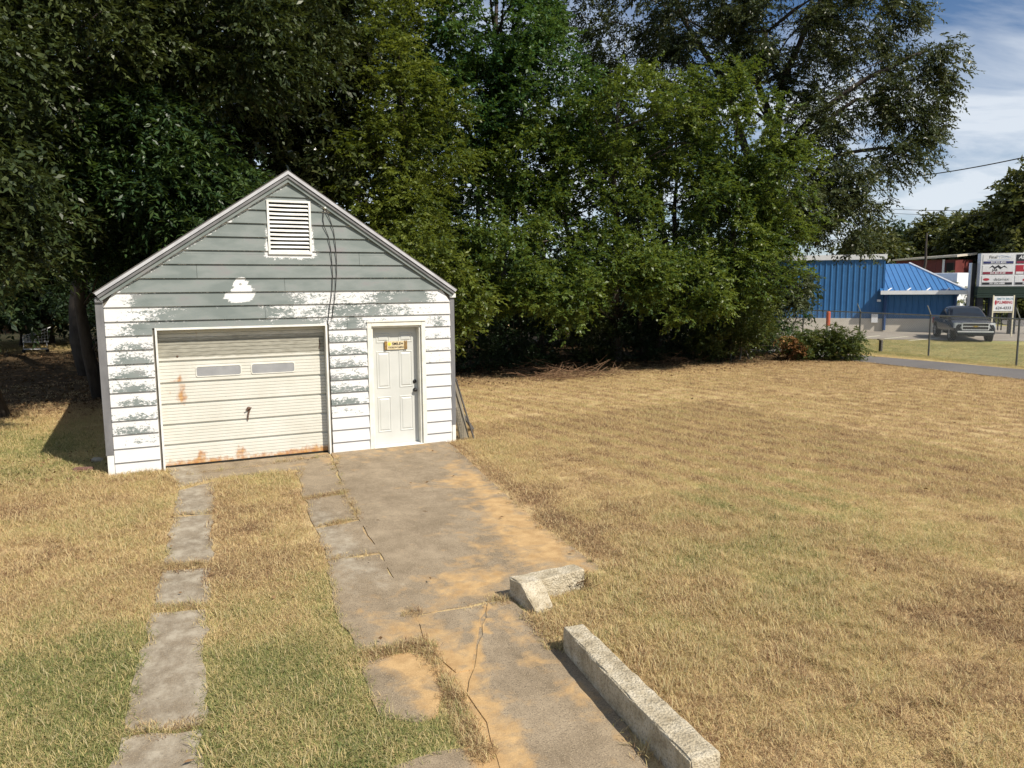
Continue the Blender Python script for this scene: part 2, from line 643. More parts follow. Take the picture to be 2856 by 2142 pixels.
# ------------------------------------------------------------------ ground
def tone_at(x, y):
    n = fbm(x, y, 1.6, 3)
    n2 = fbm(x, y, .45, 8)
    calm = 1 - .55 * sst(.2, 2.5, x) * sst(-6.5, -4, y)
    t = .35 + ((n - .5) * .30 + (n2 - .5) * .40) * calm + .30 * sst(-4, -6.5, y) * sst(-1.2, .2, x) * (fbm(x, y, .8, 66) - .46)
    near = sst(-4.6, -7.0, y)
    t = t + .36 * near * sst(-2.7, -3.4, x) + .10 * sst(-4.3, -5.0, x) * sst(-6, 2, -y)
    t = t + .34 * blob(x, y, -7.0, 3.2, 2.6, 2.8) + .16 * blob(x, y, -3.5, -1.2, .8, .6)
    t = t + .17 * blob(x, y, .6, -6.4, 1.5, 1.3) * (.3 + 1.4 * fbm(x, y, .7, 21)) + .14 * blob(x, y, 2.6, -5.2, 1.6, 1.3) * (.3 + 1.4 * fbm(x, y, .6, 31))
    t = t + .10 * blob(x, y, -.7, -9, 1.4, 1.6)
    t = t - .07 * sst(-1.3, -.2, x) * sst(-6.6, -8.5, y) * fbm(x, y, .5, 55) * 1.6
    t = t - .06 * sst(5, 14, x) * (1 - sst(17.2, 18.2, x))
    # mower passes
    t = t + .15 * np.sin((x + .17 * y) * 11.2 + 2.2 * fbm(x, y, 4, 5)) * sst(.3, 2, x) * (1 - sst(15, 17, x)) * sst(-7.5, -5, y)
    # thin dead edge along the pad
    t = t - .22 * blob(x, 0 * x, -.42 + .10 * (y + 3) * .9, 0, .22, 1) * sst(-7, -5.5, y) * (1 - sst(-.6, .4, y))
    # shaded leaf-strewn ground below the trees
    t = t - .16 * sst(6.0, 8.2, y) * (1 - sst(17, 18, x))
    t = t + .34 * sst(19.2, 21, x)
    t = t + .35 * sst(19, 23, y) * sst(2, -3, x)
    t = np.where(t < .26, .26 - (.26 - t) * .55, t)
    return np.clip(t, .02, .98)


def terrain(x, y):
    z = .55 * sst(11, 26, y) * sst(1, -4, x)
    z = z + (fbm(x, y, 1.3, 40) - .5) * .035 * (1 - sst(-.2, .6, -np.abs(x + 2.6) + 3.2) * sst(-10, -9, y))
    return z


gx = np.concatenate([[-400, -200, -100, -60, -40, -30, -24, -19], np.arange(-16, 20, .14), np.arange(20, 40, .8), [45, 55, 75, 110, 200, 400, 700]])
gy = np.concatenate([[-300, -120, -60, -30, -20, -15], np.arange(-12, 13, .14), np.arange(13, 34, .8), [38, 45, 60, 90, 150, 300, 700]])
X, Y = np.meshgrid(gx, gy)
Z = terrain(X, Y)
me = bpy.data.meshes.new('ground')
nx, ny = len(gx), len(gy)
co = np.stack([X, Y, Z], -1).reshape(-1, 3)
idx = np.arange(nx * ny).reshape(ny, nx)
quads = np.stack([idx[:-1, :-1], idx[:-1, 1:], idx[1:, 1:], idx[1:, :-1]], -1).reshape(-1, 4)


def fill_mesh(me, co, quads):
    me.vertices.add(len(co))
    me.vertices.foreach_set('co', np.asarray(co, np.float32).ravel())
    n = quads.shape[1]
    me.loops.add(quads.size)
    me.loops.foreach_set('vertex_index', quads.astype(np.int32).ravel())
    me.polygons.add(len(quads))
    me.polygons.foreach_set('loop_start', np.arange(0, quads.size, n, dtype=np.int32))
    me.polygons.foreach_set('loop_total', np.full(len(quads), n, dtype=np.int32))
    me.update(calc_edges=True)


fill_mesh(me, co, quads)
fattr(me, 'tone', tone_at(X, Y))
fattr(me, 'tree_shade', sst(6.6, 9.0, Y + (fbm(X, Y, 1.2, 15) - .5) * 2.0) * (1 - sst(16.5, 17.5, X)) * (1 - sst(19, 23, Y)))  # painted tree shade: strength of the darkening on the ground
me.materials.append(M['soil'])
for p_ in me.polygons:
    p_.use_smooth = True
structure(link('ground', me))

# ------------------------------------------------------------------ driveway
DRIVE = bpy.data.objects.new('driveway', None)
COL.objects.link(DRIVE)
structure(DRIVE)
slab_polys = []


def P2(*uv):
    return [tuple(gp(u, v, .012)[:2]) for u, v in uv]


def ragged(poly, step=.14, amp=.018):
    out = []
    n = len(poly)
    for i in range(n):
        a, b = np.array(poly[i]), np.array(poly[(i + 1) % n])
        L = np.linalg.norm(b - a)
        m = max(1, int(L / step))
        nrm = np.array([b[1] - a[1], a[0] - b[0]]) / max(L, 1e-6)
        for j in range(m):
            p = a + (b - a) * j / m
            if j:
                p = p + nrm * random.uniform(-amp, amp)
            out.append((p[0], p[1]))
    return out


SANDBED = P2((872, 1392), (920, 1390), (990, 1450), (1024, 1440), (1014, 1502), (1056, 1560), (1078, 1640), (1124, 1762), (1040, 1762), (1015, 1660), (1000, 1560), (955, 1470), (928, 1415))
SANDCRACK = P2((1048, 1302), (1058, 1301), (1046, 1352), (1029, 1446), (1014, 1448), (1032, 1352))


def sand_at(x, y):
    s = .30 + .0 * x
    s = s + .60 * blob(x, y, -2.25, -6.15, .42, .40)                       # wash behind the corner block
    s = s + .34 * blob(x, y, -1.45, -5.4, .55, .9) + .25 * blob(x, y, -1.0, -4.2, .4, .9)
    edge = x - (-.18 + .135 * (y + .3))
    s = s + .42 * np.exp(-((edge + .22) / .28) ** 2) * sst(-.9, -2.0, y) * sst(-7, -6.5, y)
    s = s + .30 * blob(x, y, -1.0, -2.7, .55, .25) + .18 * blob(x, y, -1.5, -2.55, .6, .2)
    s = s + .40 * blob(x, y, -3.0, -6.9, .35, .5) + .42 * blob(x, y, -2.95, -7.7, .22, .6) + .45 * blob(x, y, -2.98, -8.5, .16, .7)
    s = s + .45 * blob(x, y, -3.2, -7.35, .35, .22) + .38 * blob(x, y, -3.25, -7.9, .22, .4)
    s = s + .40 * blob(x, y, -2.33, -8.2, .14, .9) + .30 * blob(x, y, -2.25, -7.1, .12, .4)
    s = s + .12 * sst(-2.6, -2.2, x) * sst(-1.6, -.2, y) + .14 * sst(-2.0, .0, y)
    s = s + .10 * blob(x, y, -3.2, -6.2, .4, .7)
    s = s - .25 * sst(-3.9, -4.3, x)
    s = s + 1.2 * inpoly(x, y, SANDBED) + .9 * inpoly(x, y, SANDCRACK)
    return np.clip(s, 0, 1)


def pale_at(x, y):
    s = .62 * blob(x, y, -3.0, -3.6, .28, 1.1) + .5 * blob(x, y, -3.2, -5.0, .3, 1.0)
    s = s + .72 * sst(-3.9, -4.3, x)
    s = s + .3 * blob(x, y, -2.9, -5.5, .25, .8)
    return np.clip(s, 0, 1)


def slab(poly, z1=.014, lab=None, rag=.018):
    poly = ragged(poly, .14, rag)
    slab_polys.append(poly)
    bm = bmesh.new()
    top = [bm.verts.new((p[0], p[1], z1)) for p in poly]
    f = bm.faces.new(top)
    xs, ys = [p[0] for p in poly], [p[1] for p in poly]
    for a in np.arange(min(xs) + .05, max(xs), .10):
        bmesh.ops.bisect_plane(bm, geom=bm.verts[:] + bm.edges[:] + bm.faces[:], plane_co=(a, 0, 0), plane_no=(1, 0, 0))
    for a in np.arange(min(ys) + .05, max(ys), .10):
        bmesh.ops.bisect_plane(bm, geom=bm.verts[:] + bm.edges[:] + bm.faces[:], plane_co=(0, a, 0), plane_no=(0, 1, 0))
    be = [e for e in bm.edges if e.is_boundary]
    r = bmesh.ops.extrude_edge_only(bm, edges=be)
    for v_ in r['geom']:
        if isinstance(v_, bmesh.types.BMVert):
            v_.co.z = -.06
    bmesh.ops.recalc_face_normals(bm, faces=bm.faces)
    tx, ty = random.uniform(-.004, .004), random.uniform(-.004, .004)
    mx_, my_ = sum(xs) / len(xs), sum(ys) / len(ys)
    for v_ in bm.verts:
        if v_.co.z > 0:
            v_.co.z += tx * (v_.co.x - mx_) + ty * (v_.co.y - my_)
    me = bpy.data.meshes.new('slab')
    bm.to_mesh(me)
    bm.free()
    c = np.empty(len(me.vertices) * 3, np.float32)
    me.vertices.foreach_get('co', c)
    c = c.reshape(-1, 3)
    fattr(me, 'sand', sand_at(c[:, 0], c[:, 1]))
    fattr(me, 'pale', pale_at(c[:, 0], c[:, 1]))
    me.materials.append(M['concrete'])
    o = link('slab', me, DRIVE, True)
    if lab:
        o['label'] = lab
    return o


# apron in front of the roll-up door
apron = [(-4.58, .08)] + P2((386, 1052), (468, 1032)) + P2((640, 1014), (655, 1020), (718, 1002)) + [(-2.14, .06)]
slab(apron)
LS = [((386, 1060), (465, 1040), (459, 1108), (372, 1112)), ((372, 1116), (459, 1112), (457, 1216), (358, 1218)),
      ((352, 1234), (456, 1228), (448, 1307), (332, 1312)), ((327, 1324), (446, 1316), (441, 1560), (272, 1578)),
      ((262, 1594), (440, 1574), (438, 1720), (205, 1740))]
for q in LS:
    slab(P2(*q), rag=.03)
RS = [((640, 1020), (722, 1004), (744, 1064), (656, 1076)), ((660, 1080), (747, 1068), (772, 1120), (680, 1138)),
      ((682, 1142), (775, 1124), (818, 1193), (704, 1208)), ((706, 1212), (820, 1197), (905, 1330), (915, 1392), (768, 1402), (730, 1330))]
for q in RS:
    slab(P2(*q), rag=.03)
pad = [(-2.10, .06), (-.12, .10)] + P2((978, 964), (1085, 1062), (1180, 1145), (1292, 1222), (1290, 1235), (1182, 1242), (1100, 1290), (894, 1328), (822, 1194), (776, 1122), (745, 1062), (725, 1004))
slab(pad, .016, rag=.012)
low1 = P2((897, 1333), (1050, 1305), (1036, 1352), (1020, 1445), (985, 1452), (918, 1392))
low2 = P2((1054, 1304), (1103, 1294), (1142, 1330), (1190, 1392), (1215, 1402), (1262, 1455), (1330, 1540), (1395, 1640), (1440, 1760), (1120, 1760), (1075, 1640), (1052, 1560), (1010, 1500), (1026, 1442), (1042, 1352))
slab(SANDBED, .006, rag=.02)
slab(SANDCRACK, .010, rag=.004)
slab(low1, .014)
slab(low2, .014)
slab(P2((785, 1428), (880, 1408), (925, 1420), (948, 1470), (945, 1545), (905, 1560), (822, 1548), (798, 1500)), .010, rag=.035)
slab(P2((850, 1655), (940, 1622), (1015, 1612), (1060, 1668), (1085, 1760), (860, 1760)), .010, rag=.03)

# ------------------------------------------------------------------ paved path, parking lot, street
N_ = lambda *uv: [tuple(gp(u, v)[:2]) for u, v in uv]
path_poly = [(17.55, 12), (17.50, 8), (17.48, 6.6), (17.38, 4), (17.2, .5), (17.0, -8), (19.6, -8), (19.68, 2), (19.6, 5), (19.4, 8), (19.3, 12)]
structure(MB().prism(path_poly, -.05, .03).build('path', M['asphalt']))
lot_poly = [(26.0, 14.2), (31.6, 9.3), (34, 7.2), (44, 1), (50, 8), (44, 16), (36, 24), (29, 30), (22, 24)]
structure(MB().prism(lot_poly, -.05, .024).build('parking_lot', M['lot']))
street_poly = [(38, 8), (60, -6), (70, 6), (46, 24.5), (41.5, 21)]
structure(MB().prism([(41.5, 12.5), (75, -8), (80, 2), (48, 24)], -.05, .036).build('street', M['asphalt']))
LN = bpy.data.objects.new('lot_markings', None)
COL.objects.link(LN)
structure(LN)
for (a, b) in (((1898, 734), (1960, 728)), ((1855, 731), (1900, 726)), ((1962, 737), (2030, 731))):
    p0, p1 = gp(*a), gp(*b)
    d = (p1 - p0) / np.linalg.norm(p1 - p0)
    nrm = np.array([-d[1], d[0], 0]) * .06
    MB().prism([tuple((p0 - nrm)[:2]), tuple((p1 - nrm)[:2]), tuple((p1 + nrm)[:2]), tuple((p0 + nrm)[:2])], .0, .030).build('painted_line', M['line_paint'], LN, True)
p0, p1 = np.array((44.5, 13.6)), np.array((74, -4.2))
d = (p1 - p0) / np.linalg.norm(p1 - p0)
nrm = np.array([-d[1], d[0]]) * .09
MB().prism([tuple(p0 - nrm), tuple(p1 - nrm), tuple(p1 + nrm), tuple(p0 + nrm)], .0, .042).build('painted_line', M['line_white'], LN, True)

# ------------------------------------------------------------------ garage
GW = 5.26
XM = -GW / 2
RR = .2055
APEX, EAVE = 4.471, 2.647
SL = (APEX - EAVE) / (GW / 2 + .10)
GL, GR, GT, GB = -4.62, -2.11, 2.10, .03
DL, DR, DT = -1.459, -.458, 2.131
VL, VR, VT, VB = -2.961, -2.300, 4.035, 3.216
GD = 6.6
garage = thing('garage', 'small white garage with peeling grey-green gable siding, cream roll-up door and side entry door', 'garage', (XM, 0, 0))


def rake_z(x, drop=0.0):
    return APEX - abs(x - XM) * SL - drop


# wall core behind the boards
w_ = MB()
w_.box(-GW, GL, .0, .16, -.1, 2.5)
w_.box(GR, DL + .07, .0, .16, -.1, 2.5)
w_.box(DR - .07, 0, .0, .16, -.1, 2.5)
w_.box(GL, GR, .0, .16, GT, 2.5)
w_.box(DL + .07, DR - .07, .0, .16, DT - .045, 2.5)
w_.extr_y([(-GW, 2.5), (0, 2.5), (0, 2.56), (XM, 2.56 + GW / 2 * SL), (-GW, 2.56)], .0, .16)
w_.box(-GW, -GW + .12, .16, GD, -.1, 2.5)
w_.box(-.12, 0, .16, GD, -.1, 2.5)
w_.box(-GW + .12, -.12, GD - .12, GD, -.1, 2.5)
w_.extr_y([(-GW + .05, 2.5), (-.05, 2.5), (XM, 2.5 + GW / 2 * SL)], GD - .1, GD)
w_.box(-GW + .13, -.13, .2, GD - .13, -.09, .02)
w_.build('wall', M['sheath'], garage)


def peel_at(x, z):
    """share of white coat that has come off"""
    row = (10.9 * RR - z) / RR                    # 0 at the lap line above the doors, grows downwards
    fr = row - np.floor(row)                      # 0 top of a board, 1 its lower edge
    p = np.zeros_like(x)
    lowb = sst(.25, .85, fr)
    rnd = fbm(x, np.floor(row) * 3.7, .5, 77)
    # left column
    left = .30 + .42 * lowb * np.exp(-((x + 4.93) / .26) ** 2) + .35 * (rnd - .5)
    # centre column
    mid = .30 + .36 * lowb * (.5 + rnd) - .12 * sst(-1.75, -1.5, x)
    right = .24 + .22 * lowb * (rnd + .2)
    p = np.where(x < -4.4, left * sst(9.2, 8.4, row) + .25 * blob(x, row, -4.95, .6, .3, .5), np.where(x < -1.2, mid * sst(8.6, 7.2, row), right * sst(5.2, 3.8, row)))
    # the row over the doors (row 0..1)
    r0 = np.interp(x, [-5.26, -5.0, -4.7, -4.4, -4.0, -3.3, -2.95, -2.6, -2.1, -1.85, -1.7, -1.5, -.9, -.5, -.2, 0], [.2, .5, .8, .9, .95, .95, .75, .9, .55, .5, .85, .45, .38, .35, .6, .3])
    p = np.where((row >= 0) & (row < 1), r0 - .30 * sst(.35, .0, fr) + .2 * (rnd - .5), p)
    # row -1
    r1 = np.interp(x, [-5.26, -4.9, -4.6, -4.3, -4.0, -3.4, -3.1, -2.8, -2.3, -1.8, -1.5, -1.0, -.6, 0], [.2, .42, .55, .8, .95, .95, .8, .58, .52, .66, .66, .52, .38, .25])
    p = np.where((row >= -1) & (row < 0), r1 - .25 * sst(.3, .0, fr) + .15 * (rnd - .5), p)
    # row -2
    r2 = np.interp(x, [-5.26, -5.05, -4.8, -4.5, -3.8, -3.7, -2.9, -2.6, -2.3, -1.6, -1.4, -1.2, -.55, -.3, 0], [.05, .3, .75, .95, 1, 1, .95, .6, .45, .42, .5, .72, .85, .45, .1])
    p = np.where((row >= -2) & (row < -1), r2 - .45 * sst(.22, .0, fr), p)
    # gable: bare except along lap lines, rake edges and round the vent
    g = 1.0 - .42 * sst(.16, .0, fr) * (.3 + 1.2 * fbm(x, row, .6, 13))
    dr = (APEX - SL * np.abs(x - XM) - z)         # height below the rake
    g = g - np.where(x < XM, .75, .25) * sst(.27, .13, dr)
    dx = np.maximum(np.maximum(VL - x, x - VR), 0)
    dz = np.maximum(np.maximum(VB - z, z - VT), 0)
    dvn = np.hypot(dx, dz)
    g = g - .62 * np.exp(-(dvn / .055) ** 2) * sst(3.85, 3.5, z) - .30 * np.exp(-(dvn / .15) ** 2) * sst(3.45, 3.2, z)
    p = np.where(row < -2, g, p)
    # the old fitting's white paint splash
    sp = np.maximum(blob(x, z, -3.39, 2.78, .095, .10), np.maximum(blob(x, z, -3.37, 2.68, .16, .07), blob(x, z, -3.41, 2.58, .22, .10)))
    p = p - 1.6 * sst(.30, .62, sp)
    p = p - .5 * blob(x, z, -2.07, 3.92, .08, .08)
    return np.clip(p, -.35, 1.15)


def board(x0b, x1b, x0t, x1t, zb, zt, y_b=-.024, y_t=-.008, name='siding_board'):
    """one lapped board: lower edge stands proud of the board below"""
    n = max(2, int((x1b - x0b) / .07))
    rows = []
    s = np.linspace(0, 1, n + 1)
    for f in (0, .12, .35, .6, .85, 1):
        z = zb + (zt - zb) * f
        xa = x0b + (x0t - x0b) * f
        xb = x1b + (x1t - x1b) * f
        y = y_b + (y_t - y_b) * f
        rows.append([(xa + (xb - xa) * q, y, z) for q in s])
    back = [(x0b + (x1b - x0b) * q, .001, zb) for q in s]
    m = MB()
    m.quadgrid([back] + rows)
    b = len(m.v)
    # end faces
    for (i, flip) in ((0, False), (n, True)):
        e0, e1 = rows[0][i], rows[-1][i]
        bb = len(m.v)
        m.v += [e0, e1, (e1[0], .001, e1[2]), (e0[0], .001, e0[2])]
        m.f.append((bb, bb + 1, bb + 2, bb + 3))
    o = m.build(name, M['siding'], garage)
    c = np.array([v_.co[:] for v_ in o.data.vertices])
    fattr(o.data, 'peel', peel_at(c[:, 0], np.clip(c[:, 2], zb + .004, zt - .004)))
    return o


JIT = lambda: random.uniform(.0015, .003)
joints = {-8: [], -7: [], -6: [], -5: [-1.55], -4: [-4.0], -3: [-2.74], -2: [-1.33], -1: [-3.05], 0: [-1.78], }
for r_ in range(-11, 12):
    zb = (10.9 - (r_ + 1)) * RR
    zt = zb + RR
    if r_ == 10:
        zb = max(zb, .0) - .02
    if r_ >= 11:
        continue
    if zb < 0:
        zb = -.02
    # horizontal spans of this row (left, right) at bottom and top, clipped by the rake
    lim = lambda z: min(GW / 2 - .001, (APEX - .155 - z) / SL)
    hb, ht = lim(zb), lim(zt)
    if hb < .06:
        continue
    ht = max(ht, .01)
    spans = [[XM - hb, XM + hb, XM - ht, XM + ht]]

    def cut(spans, a, b):
        out = []
        for (p_, q_, s_, t_) in spans:
            if q_ <= a or p_ >= b:
                out.append([p_, q_, s_, t_])
                continue
            if p_ < a:
                out.append([p_, a, s_, a])
            if q_ > b:
                out.append([b, q_, b, t_])
        return out
    pieces = [(zb, zt, spans)]

    def punch(pieces, a, b, z0, z1):
        out = []
        for (l, h_, sp) in pieces:
            if h_ <= z0 + 1e-4 or l >= z1 - 1e-4:
                out.append((l, h_, sp))
                continue
            cuts = sorted({l, h_, *[z for z in (z0, z1) if l + .004 < z < h_ - .004]})
            for c0, c1 in zip(cuts[:-1], cuts[1:]):
                def clipx(sp, c0=c0, c1=c1, l=l, h_=h_):
                    r2 = []
                    for (p_, q_, s_, t_) in sp:
                        f0, f1 = (c0 - l) / (h_ - l), (c1 - l) / (h_ - l)
                        r2.append([p_ + (s_ - p_) * f0, q_ + (t_ - q_) * f0, p_ + (s_ - p_) * f1, q_ + (t_ - q_) * f1])
                    return r2
                s2 = clipx(sp)
                if c0 >= z0 - 1e-4 and c1 <= z1 + 1e-4:
                    s2 = cut(s2, a, b)
                out.append((c0, c1, s2))
        return out
    pieces = punch(pieces, GL - .03, GR + .03, -1, GT + .03)
    pieces = punch(pieces, DL - .002, DR + .002, -1, DT + .002)
    pieces = punch(pieces, VL - .002, VR + .002, VB - .002, VT + .002)
    for (l, h_, sp) in pieces:
        f0, f1 = (l - zb) / (zt - zb), (h_ - zb) / (zt - zb)
        yb = -.034 + .025 * f0
        yt = -.034 + .025 * f1
        for (p_, q_, s_, t_) in sp:
            js = [j for j in joints.get(r_, []) if p_ + .15 < j < q_ - .15]
            e = [p_] + js + [q_]
            for a, b in zip(e[:-1], e[1:]):
                sa = s_ if a == p_ else a + .002
                sb = t_ if b == q_ else b - .002
                board(a if a == p_ else a + .002, b if b == q_ else b - .002, sa, sb, l, h_ - .001, yb - random.uniform(0, .002), yt)

# side and rear boards
for r_ in range(-2, 11):
    zb = max((10.9 - (r_ + 1)) * RR, -.02)
    zt = min((10.9 - r_) * RR, 2.50)
    if zt - zb < .05:
        continue
    for s_, x_ in ((-1, -GW), (1, 0.0)):
        m = MB()
        m.hexa([(x_ + s_ * .0, .0, zb), (x_ + s_ * .024, .0, zb), (x_ + s_ * .024, GD, zb), (x_, GD, zb),
                (x_ + s_ * .0, .0, zt - .001), (x_ + s_ * .008, .0, zt - .001), (x_ + s_ * .008, GD, zt - .001), (x_, GD, zt - .001)])
        o = m.build('siding_board', M['siding'], garage)
        fattr(o.data, 'peel', np.full(8, .35))

# corner boards: grey metal cover with the white foot showing below
for s_, xa, xb in ((-1, -GW - .105, -GW - .002), (1, .002, .080)):
    m = MB().box(xa, xb, -.02, .075, .30, 2.53)
    o = m.build('corner_board', M['grey_trim'], garage)
    MB().box(xa + .012, xb - .004, -.016, .07, -.03, .302).build('corner_foot', M['white_trim'], garage)
    MB().box(xa - .004, xb - .002, -.024, .08, 2.53, 2.56).build('corner_cap', M['grey_light'], garage)

# roof planes, rake boards and metal drip edge
for s_ in (-1, 1):
    xe = XM + s_ * (GW / 2 + .10)
    xi = XM
    nx_, nz_ = s_ * SL / math.hypot(1, SL), 1 / math.hypot(1, SL)
    def off(x, z, d):
        return (x + nx_ * d, z + nz_ * d)
    # roof deck with shingles on top
    a, b = (xi, APEX - .02), (xe, EAVE - .02)
    b2 = off(*b, .035)
    a2 = (xi, APEX + .035 / nz_ - .02)
    rf = MB().extr_y([a, b, b2, a2], -.085, GD + .1).build('roof', M['roof'], garage)
    # drip edge band on the rake
    def band(d0, d1, y0, y1, nm, mt):
        pa0, pa1 = (xi, APEX + d0 / nz_), (xi, APEX + d1 / nz_)
        pb0, pb1 = off(xe, EAVE, d0), off(xe, EAVE, d1)
        return MB().extr_y([pa0, pb0, pb1, pa1], y0, y1).build(nm, mt, garage)
    band(-.040, .002, -.100, -.0855, 'drip_edge', M['grey_light'])
    band(-.085, -.049, -.084, -.050, 'rake_board', M['grey_trim'])
    o = band(-.135, -.086, -.062, -.0355, 'frieze_board', M['siding'])
    vv = np.array([v_.co[:] for v_ in o.data.vertices])
    fattr(o.data, 'peel', np.full(len(vv), .98))
    # soffit and eave fascia along the side
    MB().box(min(xe, xe - s_ * .10), max(xe, xe - s_ * .10), -.05, GD, EAVE - .13, EAVE - .06).build('eave_fascia', M['white_trim'] if s_ > 0 else M['grey_trim'], garage)

# gable vent
vent = MB()
fw_ = .032
vent.box(VL, VR, -.045, -.002, VT - fw_, VT).box(VL, VR, -.045, -.002, VB, VB + fw_)
vent.box(VL, VL + fw_, -.0445, -.002, VB + fw_, VT - fw_).box(VR - fw_, VR, -.0445, -.002, VB + fw_, VT - fw_)
vent_o = vent.build('gable_vent', M['white_trim'], garage)
MB().box(VL + .01, VR - .01, -.0015, .0035, VB + .01, VT - .01).build('vent_back', M['dark_void'], vent_o)
ns = 12
pitch_ = (VT - VB - 2 * fw_) / ns
for i in range(ns):
    z0 = VB + fw_ + i * pitch_
    sg = random.uniform(-.004, .004)
    pts0, pts1 = [], []
    xs_ = np.linspace(VL + fw_, VR - fw_, 6)
    sag = [sg * math.sin(math.pi * q / 5) for q in range(6)]
    m = MB()
    m.quadgrid([[(x, -.040, z0 + .004 + s) for x, s in zip(xs_, sag)], [(x, -.010, z0 + pitch_ * .60 + s) for x, s in zip(xs_, sag)],
                [(x, -.007, z0 + pitch_ * .56 + s) for x, s in zip(xs_, sag)], [(x, -.037, z0 - .001 + s) for x, s in zip(xs_, sag)],
                [(x, -.040, z0 + .004 + s) for x, s in zip(xs_, sag)]])
    m.build('slat', M['white_trim'], vent_o)

# roll-up door
SEC = [GB, .36, .67, .985, 1.305, 1.63, 2.12]
rd = MB().box(GL + .0, GL + .028, -.030, -.001, -.02, GT + .03).build('door_trim', M['white_trim'], garage)
MB().box(GR - .028, GR, -.030, -.001, -.02, GT + .03).build('door_trim', M['white_trim'], garage)
MB().box(GL + .0285, GR - .0285, -.034, -.001, GT - .004, GT + .028).build('door_trim', M['white_trim'], garage)
for xa, xb in ((GL + .0005, GL + .02), (GR - .02, GR - .0005)):
    MB().box(xa, xb, .0005, .159, -.02, GT - .001).build('jamb', M['cream_trim'], garage)
YD = .135


def rust_at(x, z):
    r = .10 + .55 * sst(.15, .03, z) * (.1 + 1.3 * fbm(x, z, .35, 61)) + .30 * sst(.36, .05, z)
    r = r + .80 * blob(x, z, -4.29, 1.08, .06, .17) + .55 * blob(x, z, -4.32, 1.36, .08, .10) + .42 * blob(x, z, -3.75, 1.34, .12, .04)
    r = r + .55 * blob(x, z, -4.09, .17, .07, .09) + .5 * blob(x, z, -3.50, .17, .07, .09) + .30 * blob(x, z, -4.45, 1.1, .2, .25) + .3 * blob(x, z, -2.3, .12, .2, .08)
    r = r + .28 * blob(x, z, -4.0, 2.02, .35, .06)
    for zs in (.36, .67, .985, 1.305):
        r = r + .34 * np.exp(-((z - zs - .012) / .018) ** 2) * sst(.45, .75, fbm(x, zs + 0 * x, .5, int(zs * 50)))
    return np.clip(r, 0, 1)


def dirt_at(x, z):
    return np.clip(.12 + .98 * sst(1.64, 1.68, z) * sst(1.99, 1.93, z) + .35 * sst(1.93, 1.98, z) + .10 * sst(1.6, 1.2, z) * fbm(x, z, .4, 4), 0, 1)


roll = MB().box(GL + .021, GR - .021, YD + .030, YD + .045, GB, 2.14).build('garage_door', M['cream_door'], garage)
roll['label'] = 'cream sectional roll-up door with rust-stained bottom and weathered grey top'
for nm in ('rust', 'dirt'):
    fattr(roll.data, nm, np.zeros(len(roll.data.vertices)))
for i in range(6):
    z0, z1 = SEC[i] + .004, SEC[i + 1] - .030
    nr = 6 if i < 5 else 8
    prof = [(z0, YD + .028), (z0, YD)]
    st = (z1 - z0) / nr
    for j in range(1, nr):
        zc = z0 + st * j
        prof += [(zc - .006, YD), (zc, YD + .012), (zc + .002, YD + .001), (zc + .004, YD)]
    prof += [(z1 - .006, YD), (z1, YD + .028)]
    xs_ = np.linspace(GL + .022, GR - .022, 36)
    m = MB().quadgrid([[(x, y, z) for x in xs_] for (z, y) in prof])
    o = m.build('door_section', M['cream_door'], roll)
    c = np.array([v_.co[:] for v_ in o.data.vertices])
    fattr(o.data, 'rust', rust_at(c[:, 0], c[:, 2]))
    fattr(o.data, 'dirt', dirt_at(c[:, 0], c[:, 2]))
MB().box(GL + .022, GR - .022, YD - .004, YD + .02, .0, GB - .001).build('bottom_seal', M['black_metal'], roll)


def rrect(x0, x1, z0, z1, r, n=5):
    out = []
    for cx, cz, a0 in ((x1 - r, z1 - r, 0), (x0 + r, z1 - r, 90), (x0 + r, z0 + r, 180), (x1 - r, z0 + r, 270)):
        for i in range(n + 1):
            a = math.radians(a0 + 90 * i / n)
            out.append((cx + r * math.cos(a), cz + r * math.sin(a)))
    return out


for (x0, x1) in ((-4.075, -3.44), (-3.27, -2.625)):
    pn = MB().extr_y(rrect(x0, x1, 1.375, 1.515, .03), YD - .004, YD + .010).build('door_window', M['grey_pane'], roll)
    o_, i_ = rrect(x0 - .014, x1 + .014, 1.361, 1.529, .036), rrect(x0 - .001, x1 + .001, 1.374, 1.516, .03)
    m = MB()
    n = len(o_)
    ring = lambda pts, y: [(p[0], y, p[1]) for p in pts + pts[:1]]
    m.quadgrid([ring(o_, YD + .004), ring(o_, YD - .009), ring(i_, YD - .009), ring(i_, YD + .004)])
    m.build('window_gasket', M['cream_trim'], roll)
# lock, T handle and hasp
hd = MB().lathe([(.030, YD - .004), (.034, YD - .010), (.026, YD - .018), (.012, YD - .03)], 'y', (-3.35, 0, .82), 14)
hd.tube([(-3.40, YD - .034, .80), (-3.35, YD - .036, .825), (-3.31, YD - .034, .84)], .009, 6)
hd_o = hd.build('door_handle', M['rusty'], roll)
MB().tube([(-3.345, YD - .012, .79), (-3.365, YD - .02, .72), (-3.372, YD - .014, .64)], [.016, .012, .009], 6).build('hasp', M['rusty'], hd_o)
MB().tube([(-2.21, YD - .004, 1.86), (-2.205, YD - .008, 1.80), (-2.22, YD - .004, 1.72)], .006, 5).build('pull_cord', M['rusty'], roll)
MB().lathe([(.014, YD - .002), (.016, YD - .006), (.006, YD - .012)], 'y', (-4.33, 0, 1.69), 10).build('rivet', M['rusty'], roll)

